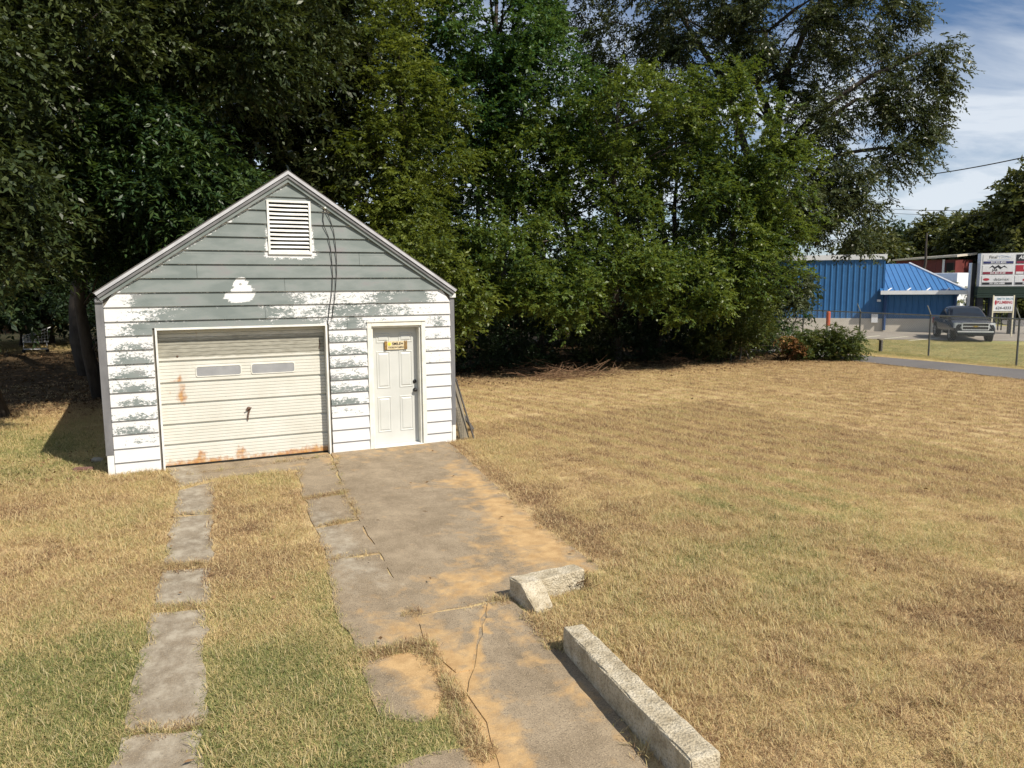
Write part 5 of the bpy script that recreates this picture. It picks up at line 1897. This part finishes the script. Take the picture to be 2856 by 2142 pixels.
tree('oak_tree', 'huge dark olive oak with long limbs reaching out over the blue building', 'tree', ob, 12.5, .42,
     [G(1330, 30, 33, 190, 110, 2.4, 90), G(1530, 110, 33, 150, 120, 2.2, 70), G(1700, 60, 33, 150, 120, 2.2, 70), G(1860, 60, 33, 120, 110, 2.0, 56), G(1960, 190, 33, 85, 75, 1.4, 26),
      G(2035, 140, 33, 45, 42, .8, 9), G(1990, 270, 33, 45, 40, .9, 8), G(1830, 240, 32.6, 110, 60, 1.5, 26), G(1960, 330, 32.6, 60, 45, 1.0, 13), G(1830, 400, 31.6, 85, 80, 1.5, 32), G(1740, 330, 32, 80, 70, 1.4, 20),
      G(1735, 460, 30.6, 95, 60, 1.5, 36), G(1855, 515, 31, 26, 22, .5, 5), G(1650, -170, 33, 400, 150, 3.2, 110), G(1690, 620, 30.2, 45, 50, 1.0, 12), G(1720, 220, 33, 70, 60, 1.4, 14)],
     None, (.125, .040), M['leaf_oak'], .62, 9, 15, .35, .28, 28, group=GT_, nbranch=26, dens=2.2,
     limbs=[([ob[:2] + (4.4,), tuple(at(1690, 330, 33)), tuple(at(1760, 250, 32.8)), tuple(at(1880, 165, 32.8)), tuple(at(2000, 110, 33))], .20, .05),
            ([ob[:2] + (3.6,), tuple(at(1680, 390, 32.6)), tuple(at(1760, 290, 32.6)), tuple(at(1850, 215, 32.6)), tuple(at(1940, 190, 32.6))], .15, .04),
            ([ob[:2] + (3.4,), tuple(at(1690, 440, 32.3)), tuple(at(1790, 340, 32.3)), tuple(at(1900, 320, 32.3)), tuple(at(1990, 330, 32.3))], .13, .03),
            ([ob[:2] + (5.5,), tuple(at(1690, 180, 33)), tuple(at(1740, 60, 33)), tuple(at(1800, -60, 33))], .18, .06),
            ([ob[:2] + (5.5,), tuple(at(1570, 190, 33.2)), tuple(at(1500, 80, 33)), tuple(at(1440, -40, 33))], .18, .06)])

# second row behind, closing the gaps
GB_ = 'trees standing deep behind the front row'
for i, (u, D, gr, lab) in enumerate([
        (-150, 34, [(-150, 300, 220, 300), (-60, 600, 160, 90)], 'dark tree deep in the shade at the left behind the shopping cart'),
        (100, 36, [(60, 200, 180, 260), (160, 470, 140, 150)], 'dark tree with thick trunk behind the sumac'),
        (330, 36, [(330, 200, 200, 260), (330, 520, 190, 140)], 'dark tree behind the left slope of the garage roof'),
        (560, 36, [(560, 260, 180, 260), (600, 560, 160, 120)], 'dark tree behind the magnolia'),
        (790, 37, [(800, 260, 170, 240), (800, 560, 170, 140)], 'dark tree behind the slender yellow-green tree'),
        (1010, 38, [(1000, 330, 150, 190), (1000, 600, 170, 110)], 'dark tree behind the gap left of the thicket'),
        (1240, 38, [(1240, 330, 170, 170), (1240, 600, 180, 110)], 'dark tree behind the centre of the thicket'),
        (1460, 39, [(1460, 350, 170, 180), (1460, 620, 180, 90)], 'dark tree behind the bright hackberry'),
        (1660, 40, [(1600, 500, 120, 130), (1640, 640, 90, 70)], 'dark tree behind the oak trunk')]):
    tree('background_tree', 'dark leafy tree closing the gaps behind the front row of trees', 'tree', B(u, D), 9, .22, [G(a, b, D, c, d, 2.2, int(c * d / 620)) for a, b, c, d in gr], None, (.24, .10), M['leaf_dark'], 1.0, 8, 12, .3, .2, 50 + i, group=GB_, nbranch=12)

for i, (u, lab) in enumerate([(-80, 'at the far left edge'), (40, 'behind the shopping cart'), (160, 'left of the thick dark trunk'), (300, 'behind the garage left wall'), (900, 'right behind the garage'), (1040, 'behind the shrub by the garage corner'), (1170, 'behind the thin trunk'), (1300, 'behind the leggy shrub'), (1430, 'behind the crooked grey trunk'), (1560, 'behind the privet')]):
    Dd = 34 + (i % 3) if u > 250 else 35.5
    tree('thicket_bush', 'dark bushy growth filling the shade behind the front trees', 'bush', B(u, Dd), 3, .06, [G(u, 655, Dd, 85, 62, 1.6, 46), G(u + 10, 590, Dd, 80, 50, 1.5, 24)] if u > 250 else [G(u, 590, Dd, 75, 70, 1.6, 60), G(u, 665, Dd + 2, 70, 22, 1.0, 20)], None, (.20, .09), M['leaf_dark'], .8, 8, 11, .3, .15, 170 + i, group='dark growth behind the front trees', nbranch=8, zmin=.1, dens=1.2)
# understorey
GS_ = 'shrubs along the foot of the trees'
for i, (u, D, gr, mt, lab) in enumerate([
        (1010, 23.6, [(1020, 700, 60, 60), (1010, 770, 55, 35)], 'leaf_dark', 'dark shrub nearest the leaning boards at the garage corner'),
        (1120, 24.6, [(1120, 690, 75, 60), (1110, 770, 80, 30)], 'leaf_dark', 'dark shrub behind the low scatter of twigs'),
        (1240, 25.4, [(1240, 680, 80, 70), (1250, 770, 75, 30)], 'leaf_shade', 'leggy shrub behind the large twig heap'),
        (1370, 26.5, [(1360, 670, 75, 70), (1370, 760, 80, 30)], 'leaf_dark', 'dark shrub midway along the foot of the trees'),
        (1490, 27.2, [(1490, 690, 70, 60), (1490, 760, 70, 30)], 'leaf_dark', 'dark shrub next to the pale olive bush'),
        (1600, 28.0, [(1600, 680, 80, 45), (1570, 735, 75, 35), (1650, 720, 45, 35)], 'leaf_olive', 'pale olive bush with drooping leaves at the foot of the thicket'),
        (1700, 29.5, [(1690, 690, 45, 55), (1700, 745, 40, 30)], 'leaf_green', 'green shrub next to the dead brown-leaved bush')]):
    tree('understorey_shrub', lab, 'shrub', B(u, D + (.6 if i == 5 else 2.0)), 2.4, .05, [G(a, b, D + (0 if i == 5 else 1.6), c, d, 1.1, max(10, int(c * d / 130))) for a, b, c, d in gr], None, (.085, .030), M[mt], .50, 9, 13, .25, .1, 80 + i, group=GS_, nbranch=14, zmin=.05, stems=4, bark=M['bark_pale'])
for i, (u, D, gr, lab) in enumerate([
        (190, 30, [(190, 640, 60, 60)], 'dark brush against the roll-up-door side of the garage')]):
    tree('shade_brush', lab, 'shrub', B(u, D), 1.6, .04, [G(a, b, D, c, d, 1.2, max(12, int(c * d / 170))) for a, b, c, d in gr], None, (.10, .036), M['leaf_dark'], .5, 8, 11, .25, .1, 95 + i, group='brush in the shade', nbranch=10, zmin=.05, stems=3)
tree('roadside_bush', 'leafy green bush spilling over the edge of the paved path', 'bush', B(1795, 29.6), 1.1, .03,
     [G(1760, 742, 29.4, 50, 28, .8, 40), G(1815, 745, 29.4, 32, 30, .7, 30)], None, (.10, .032), M['leaf_olive'], .42, 9, 13, .35, .2, 101, nbranch=12, zmin=.04, stems=4, dens=1.3)
tree('dry_bush', 'dead brown-leaved bush between the tree line and the green roadside bush', 'bush', B(1705, 29.0), .9, .025,
     [G(1705, 748, 28.8, 18, 22, .4, 9)], None, (.09, .035), M['dry_leaf'], .34, 8, 11, .35, .2, 102, nbranch=10, zmin=.04, stems=3)
# extra trunks in the dark understorey
for i, (u, D, r_, h_) in enumerate([(70, 38, .20, 7), (185, 27, .24, 8), (1180, 27, .10, 6), (1430, 28.5, .16, 6), (1390, 28, .09, 5)]):
    b_ = B(u, D)
    rg = np.random.default_rng(300 + i)
    t = thing('bare_trunk', ['slim dark trunk behind the shopping cart', 'thick dark trunk rising close to the roll-up-door side of the garage', 'thin trunk in the dark of the thicket next to the garage', 'crooked grey trunk under the middle of the thicket', 'thin leaning trunk beside the crooked grey trunk'][i], 'tree', b_, 0, 'trunks in the shade')
    MB().tube(limb_path(np.array(b_) - np.array([0, 0, .1]), np.array(b_) + np.array([rg.normal(0, .4), rg.normal(0, .4), h_]), rg, 0, 7), [r_ * (1.3 if q == 0 else 1 - .06 * q) for q in range(8)], 9).build('trunk', M['bark'], t, smooth=True)
    C = np.array(b_) + np.array([0, 0, h_ - .3]) + rg.normal(0, .9, (14, 3)) * np.array([1, 1, .5])
    P, D_, L, Wd, val = foliage(C, .8, 8, 11, (.14, .05), .3, rg, np.tile(np.array(b_) + np.array([0, 0, h_ - 1]), (14, 1)))
    me = leaf_mesh('crown', P, D_, L, Wd, val, seed=i)
    me.materials.append(M['leaf_dark'])
    link('crown', me, t)

# far trees beyond the street
GF_ = 'far trees beyond the street'
for i, (u, D, gr, mt, lab) in enumerate([
        (1905, 72, [(1890, 545, 55, 45), (1900, 590, 60, 40)], 'leaf_far', 'far tree beside the tall blue block'),
        (1960, 92, [(1960, 530, 50, 30), (1960, 580, 60, 40)], 'leaf_dark', 'low dark far tree behind the red building'),
        (2030, 84, [(2030, 515, 50, 38), (2040, 570, 60, 50)], 'leaf_far', 'round-topped green far tree over the red building'),
        (2095, 78, [(2095, 520, 38, 40), (2090, 590, 55, 50)], 'leaf_far', 'olive far tree between the red building and the tenant sign'),
        (2140, 76, [(2135, 505, 36, 50), (2140, 590, 50, 50)], 'leaf_far', 'dark far tree behind the tenant sign'),
        (2215, 68, [(2228, 430, 36, 58), (2225, 530, 40, 60), (2220, 620, 50, 50)], 'leaf_far', 'tall dark tree towering behind the tenant sign'),
        (2290, 72, [(2290, 480, 60, 90), (2290, 600, 70, 60)], 'leaf_dark', 'dark tree beyond the tall tree that towers behind the tenant sign'),
        (1985, 60, [(2075, 650, 22, 40), (2080, 690, 24, 22)], 'leaf_far', 'olive hedge at the end of the blue wing')]):
    bb_ = at(u, 700, D)
    tree('far_tree', lab, 'tree', (bb_[0], bb_[1], 0), 6, .2, [G(a, b, D, c, d, 2.5, max(14, int(c * d / 42))) for a, b, c, d in gr], None, (.34, .16), M[mt], 1.15, 8, 10, .25, .15, 120 + i, group=GF_, nbranch=10, zmin=.2)

# fallen leaves below the trees
rg = np.random.default_rng(5)
n = 16000
P = np.stack([rg.uniform(-13, 17, n), rg.uniform(5.2, 20, n) - 0, np.zeros(n)], 1)
P = P[(rg.random(n) < sst(5.4, 8.5, P[:, 1])) & ~((P[:, 0] > -5.6) & (P[:, 0] < .3) & (P[:, 1] < 6.8))]
extra = np.stack([rg.normal(-6.0, .8, 260), rg.normal(.6, .8, 260), np.zeros(260)], 1)
extra = extra[extra[:, 0] < -5.4]
stray = np.stack([rg.uniform(-9, 10, 170), rg.uniform(-9, 6, 170), np.zeros(170)], 1)
stray = stray[~((stray[:, 0] > -5.4) & (stray[:, 0] < .2) & (stray[:, 1] > -.1))]
P = np.concatenate([P, extra, stray])
P[:, 2] = terrain(P[:, 0], P[:, 1]) + .03 + rg.random(len(P)) * .03
D_ = unit(rg.normal(0, 1, P.shape) * np.array([1, 1, .25]))
me = leaf_mesh('leaf_litter', P, D_, np.where(P[:, 1] < 5, .6, 1) * rg.uniform(.06, .13, len(P)), np.where(P[:, 1] < 5, .6, 1) * rg.uniform(.03, .06, len(P)), np.clip(rg.random(len(P)) + np.where(P[:, 1] < 5, .35, 0), 0, 1), seed=9)
me.materials.append(M['leaf_litter'])
stuff(link('leaf_litter', me))['label'] = 'brown fallen leaves strewn under the trees'
# brush pile of cut twigs at the edge of the lawn
for i, (u, v_, nn_, sc_) in enumerate([(1235, 818, 150, 1.0), (1480, 783, 60, .7), (1170, 806, 60, .7)]):
    c = gp(u, v_)
    rg = np.random.default_rng(60 + i)
    m = MB()
    for q_ in range(nn_):
        a = rg.normal(0, 1, 2) * np.array([.8, .35]) * sc_
        th = rg.uniform(0, 6.28)
        L_ = rg.uniform(.35, 1.0) * sc_
        z = abs(rg.normal(.10, .12)) + .02
        p0 = np.array([c[0] + a[0], c[1] + a[1], z])
        p1 = p0 + np.array([math.cos(th), math.sin(th), rg.normal(.05, .22)]) * L_
        p1[2] = max(p1[2], .02)
        mid_ = (p0 + p1) / 2 + rg.normal(0, .05, 3)
        mid_[2] = max(mid_[2], .02)
        m.tube([tuple(p0), tuple(mid_), tuple(p1)], [.008, .006, .003], 4)
    o = m.build('brush_pile', vary('dry_twigs%d' % i, (.12, .065, .035), (.26, .16, .09), 6, .9))
    tag(o, ['large heap of cut brown twigs at the edge of the tree shade', 'small heap of brown twigs in front of the pale olive bush', 'low scatter of brown twigs between the garage and the large twig heap'][i], 'brush pile', 'twig heaps')

c = gp(1246, 1272)
rg = np.random.default_rng(77)
n = 420
P = np.array([c[0], c[1], .03]) + rg.normal(0, 1, (n, 3)) * np.array([.07, .05, .045])
P[:, 2] = np.abs(P[:, 2])
D_ = unit(rg.normal(0, 1, (n, 3)) + np.array([0, 0, .7]))
me = leaf_mesh('dead_weed', P, D_, rg.uniform(.05, .13, n), rg.uniform(.003, .007, n), rg.random(n) * .5, seed=78)
me.materials.append(M['leaf_litter'])
tag(link('dead_weed', me), 'dark dead weed clump at the end of the corner kerb block', 'weed')
# ------------------------------------------------------------------ grass
proto_col = bpy.data.collections.new('grass_tufts')


def tuft(i, n, h, spread, lean, w):
    rg = np.random.default_rng(400 + i)
    ang_ = rg.uniform(0, 6.283, n)
    rad_ = spread * np.sqrt(rg.random(n))
    bx, by = rad_ * np.cos(ang_), rad_ * np.sin(ang_)
    th = rg.uniform(0, 6.283, n)
    ln = np.clip(rg.normal(lean, .35, n), .05, 1.45)
    H = h * rg.uniform(.45, 1.25, n)
    dx, dy = np.cos(th), np.sin(th)
    sx, sy = -dy * w * .5, dx * w * .5
    z0 = rg.uniform(-.004, .012, n)
    b = np.stack([bx, by, z0], 1)
    s = np.stack([sx, sy, np.zeros(n)], 1) * rg.uniform(.6, 1.3, n)[:, None]
    midl = ln * .7
    mid_ = b + np.stack([dx * np.sin(midl), dy * np.sin(midl), np.cos(midl)], 1) * (H * .55)[:, None]
    lt = np.minimum(ln * 1.2, 1.52)
    tip = mid_ + np.stack([dx * np.sin(lt), dy * np.sin(lt), np.cos(lt)], 1) * (H * .5)[:, None]
    co = np.stack([b - s, b + s, mid_ + s * .8, mid_ - s * .8, tip], 1).reshape(-1, 3)
    me = bpy.data.meshes.new('grass_tuft')
    faces = []
    for q in range(n):
        o = q * 5
        faces += [(o, o + 1, o + 2, o + 3), (o + 3, o + 2, o + 4)]
    me.from_pydata(co.tolist(), [], faces)
    fattr(me, 'b', np.repeat(rg.random(n), 5))
    me.materials.append(M['grass'])
    ob_ = bpy.data.objects.new('grass_tuft', me)
    proto_col.objects.link(ob_)
    return ob_


protos = [tuft(0, 38, .042, .10, 1.2, .0036), tuft(1, 38, .046, .105, 1.32, .0036), tuft(2, 36, .032, .10, 1.0, .0038), tuft(3, 26, .065, .09, 1.38, .0036), tuft(4, 24, .095, .06, .85, .0042)]


def scatter(name, pts, tone, scl, pick, label):
    n = len(pts)
    me = bpy.data.meshes.new(name)
    me.vertices.add(n)
    me.vertices.foreach_set('co', np.asarray(pts, np.float32).ravel())
    fattr(me, 'tone', tone)
    fattr(me, 'scl', scl)
    fattr(me, 'rz', RNG.uniform(0, 6.283, n))
    a = me.attributes.new('pick', 'INT', 'POINT')
    a.data.foreach_set('value', pick.astype(np.int32))
    o = link(name, me)
    stuff(o)['label'] = label
    ng = bpy.data.node_groups.new(name, 'GeometryNodeTree')
    ng.interface.new_socket('Geometry', in_out='INPUT', socket_type='NodeSocketGeometry')
    ng.interface.new_socket('Geometry', in_out='OUTPUT', socket_type='NodeSocketGeometry')
    N = ng.nodes
    gi, go = N.new('NodeGroupInput'), N.new('NodeGroupOutput')
    iop = N.new('GeometryNodeInstanceOnPoints')
    jn = N.new('GeometryNodeJoinGeometry')
    for pr_ in reversed(protos):
        oi = N.new('GeometryNodeObjectInfo')
        oi.inputs['Object'].default_value = pr_
        oi.inputs['As Instance'].default_value = True
        ng.links.new(oi.outputs['Geometry'], jn.inputs[0])

    def named(nm, ty):
        q = N.new('GeometryNodeInputNamedAttribute')
        q.data_type = ty
        q.inputs['Name'].default_value = nm
        return q.outputs['Attribute']
    ng.links.new(gi.outputs[0], iop.inputs['Points'])
    ng.links.new(jn.outputs[0], iop.inputs['Instance'])
    iop.inputs['Pick Instance'].default_value = True
    ng.links.new(named('pick', 'INT'), iop.inputs['Instance Index'])
    cx = N.new('ShaderNodeCombineXYZ')
    ng.links.new(named('rz', 'FLOAT'), cx.inputs['Z'])
    ng.links.new(cx.outputs[0], iop.inputs['Rotation'])
    ng.links.new(named('scl', 'FLOAT'), iop.inputs['Scale'])
    ng.links.new(iop.outputs[0], go.inputs[0])
    md = o.modifiers.new('scatter', 'NODES')
    md.node_group = ng
    return o


def blocked(x, y):
    b = (x > -5.30) & (x < .02) & (y > -.02) & (y < 6.7)
    jx = x + RNG.normal(0, .018, len(x))
    jy = y + RNG.normal(0, .018, len(x))
    for poly in slab_polys:
        for ox, oy in ((0, 0), (.035, 0), (-.035, 0), (0, .03), (0, -.03)):
            b |= inpoly(jx + ox, jy + oy, poly)
    for poly in ([(-2.12, -7.64), (-1.92, -7.66), (-2.07, -9.40), (-2.30, -9.40)], [(-2.04, -6.6), (-1.35, -6.58), (-1.34, -6.76), (-1.8, -6.81), (-1.81, -7.03), (-2.0, -7.04)], path_poly, lot_poly):
        b |= inpoly(x, y, poly)
    edge_ = [gp(a, b)[:2] for a, b in ((978, 964), (1085, 1062), (1180, 1145), (1292, 1222), (1310, 1240))]
    for p0_, p1_ in zip(edge_[:-1], edge_[1:]):
        dd_ = (p1_ - p0_) / np.linalg.norm(p1_ - p0_)
        al = (x - p0_[0]) * dd_[0] + (y - p0_[1]) * dd_[1]
        pe = np.abs(-(x - p0_[0]) * dd_[1] + (y - p0_[1]) * dd_[0])
        b |= (al > -.02) & (al < np.linalg.norm(p1_ - p0_) + .02) & (pe < .05 + .05 * RNG.random(len(x))) & (RNG.random(len(x)) < .85)
    # bare ground between the low slabs, on the sandy bits and by the doors
    b |= (blob(x, y, -2.98, -7.0, .22, .35) > .55) & (RNG.random(len(x)) < .8)
    b |= (blob(x, y, -3.02, -8.45, .12, .8) > .5) & (RNG.random(len(x)) < .85)
    return b


def uni(n, x0, x1, y0, y1):
    return RNG.uniform(x0, x1, n), RNG.uniform(y0, y1, n)


xs, ys = [], []
for dens, reg in ((300, (-7.2, 2.2, -11.2, -4.5)), (190, (-8.5, 7, -9.5, 1.5)), (110, (-11, 17.6, -9, 8.6)), (35, (-14, 17.5, 8, 13)), (55, (17.0, 29, -2, 15)), (40, (-13, -2, 20, 40))):
    n = int(dens * (reg[1] - reg[0]) * (reg[3] - reg[2]))
    a, b = uni(n, *reg)
    xs.append(a)
    ys.append(b)
x, y = np.concatenate(xs), np.concatenate(ys)
# only what the place can show: in front of the camera, within the lawn
d2 = np.hypot(x - CAM[0], y - CAM[1])
dirx = ((x - CAM[0]) * _rt0[0] + (y - CAM[1]) * _rt0[1])
dirf = ((x - CAM[0]) * _fw[0] + (y - CAM[1]) * _fw[1])
keep = (dirf > 2.5) & (np.abs(dirx) < dirf * .95 + 1.5) & ~blocked(x, y)
shade = sst(7.0, 9.0, y) * (x < 17) * (y < 20)
keep &= RNG.random(len(x)) > shade * .75
x, y = x[keep], y[keep]
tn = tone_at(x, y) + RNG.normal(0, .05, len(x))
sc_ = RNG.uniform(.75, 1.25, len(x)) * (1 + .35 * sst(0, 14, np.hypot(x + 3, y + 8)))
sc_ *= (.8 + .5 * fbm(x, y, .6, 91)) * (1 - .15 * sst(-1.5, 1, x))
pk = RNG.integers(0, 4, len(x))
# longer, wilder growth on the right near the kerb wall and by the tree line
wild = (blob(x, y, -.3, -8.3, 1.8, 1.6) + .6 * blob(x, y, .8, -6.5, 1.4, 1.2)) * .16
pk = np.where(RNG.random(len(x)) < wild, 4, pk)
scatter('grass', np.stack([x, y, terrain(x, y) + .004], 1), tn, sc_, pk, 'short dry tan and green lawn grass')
NGR = len(x)

# weeds in the joints and along the slab edges
jl = [((380, 1114), (458, 1110)), ((355, 1226), (456, 1222)), ((330, 1318), (447, 1311)), ((268, 1588), (440, 1567)), ((662, 1078), (742, 1065)), ((690, 1139), (770, 1122)), ((715, 1209), (740, 1205)),
      ((722, 1005), (742, 1062)), ((742, 1062), (774, 1122)), ((880, 1331), (905, 1328)), ((875, 1395), (930, 1400)), ((905, 1385), (965, 1470)), ((790, 1420), (880, 1400)), ((1060, 1302), (1105, 1296)),
      ((960, 1470), (1000, 1560)), ((1000, 1560), (1045, 1640)), ((345, 1030), (386, 1050)), ((390, 1030), (720, 985)), ((725, 990), (722, 1005)), ((1190, 1395), (1212, 1402)), ((1145, 1335), (1190, 1392)),
      ((978, 968), (1085, 1066)), ((1085, 1066), (1180, 1149)), ((1180, 1149), (1295, 1228))]
dens_ = [14, 60, 40, 40, 50, 30, 12, 24, 40, 16, 50, 60, 70, 20, 120, 80, 50, 50, 12, 24, 40, 30, 30, 30]
px_, py_, = [], []
for ((a, b), k_) in zip(jl, dens_):
    p0, p1 = gp(*a), gp(*b)
    t = RNG.random(k_)
    px_.append(p0[0] + (p1[0] - p0[0]) * t + RNG.normal(0, .022, k_))
    py_.append(p0[1] + (p1[1] - p0[1]) * t + RNG.normal(0, .030, k_))
x, y = np.concatenate(px_), np.concatenate(py_)
scatter('joint_weeds', np.stack([x, y, np.full(len(x), .010)], 1), np.clip(RNG.normal(.33, .2, len(x)), .02, .9), RNG.uniform(.45, .95, len(x)), RNG.integers(0, 5, len(x)), 'dry weeds growing in the driveway joints')
print("LEAVES", sum(c for _, c in TREE_STATS), NGR)
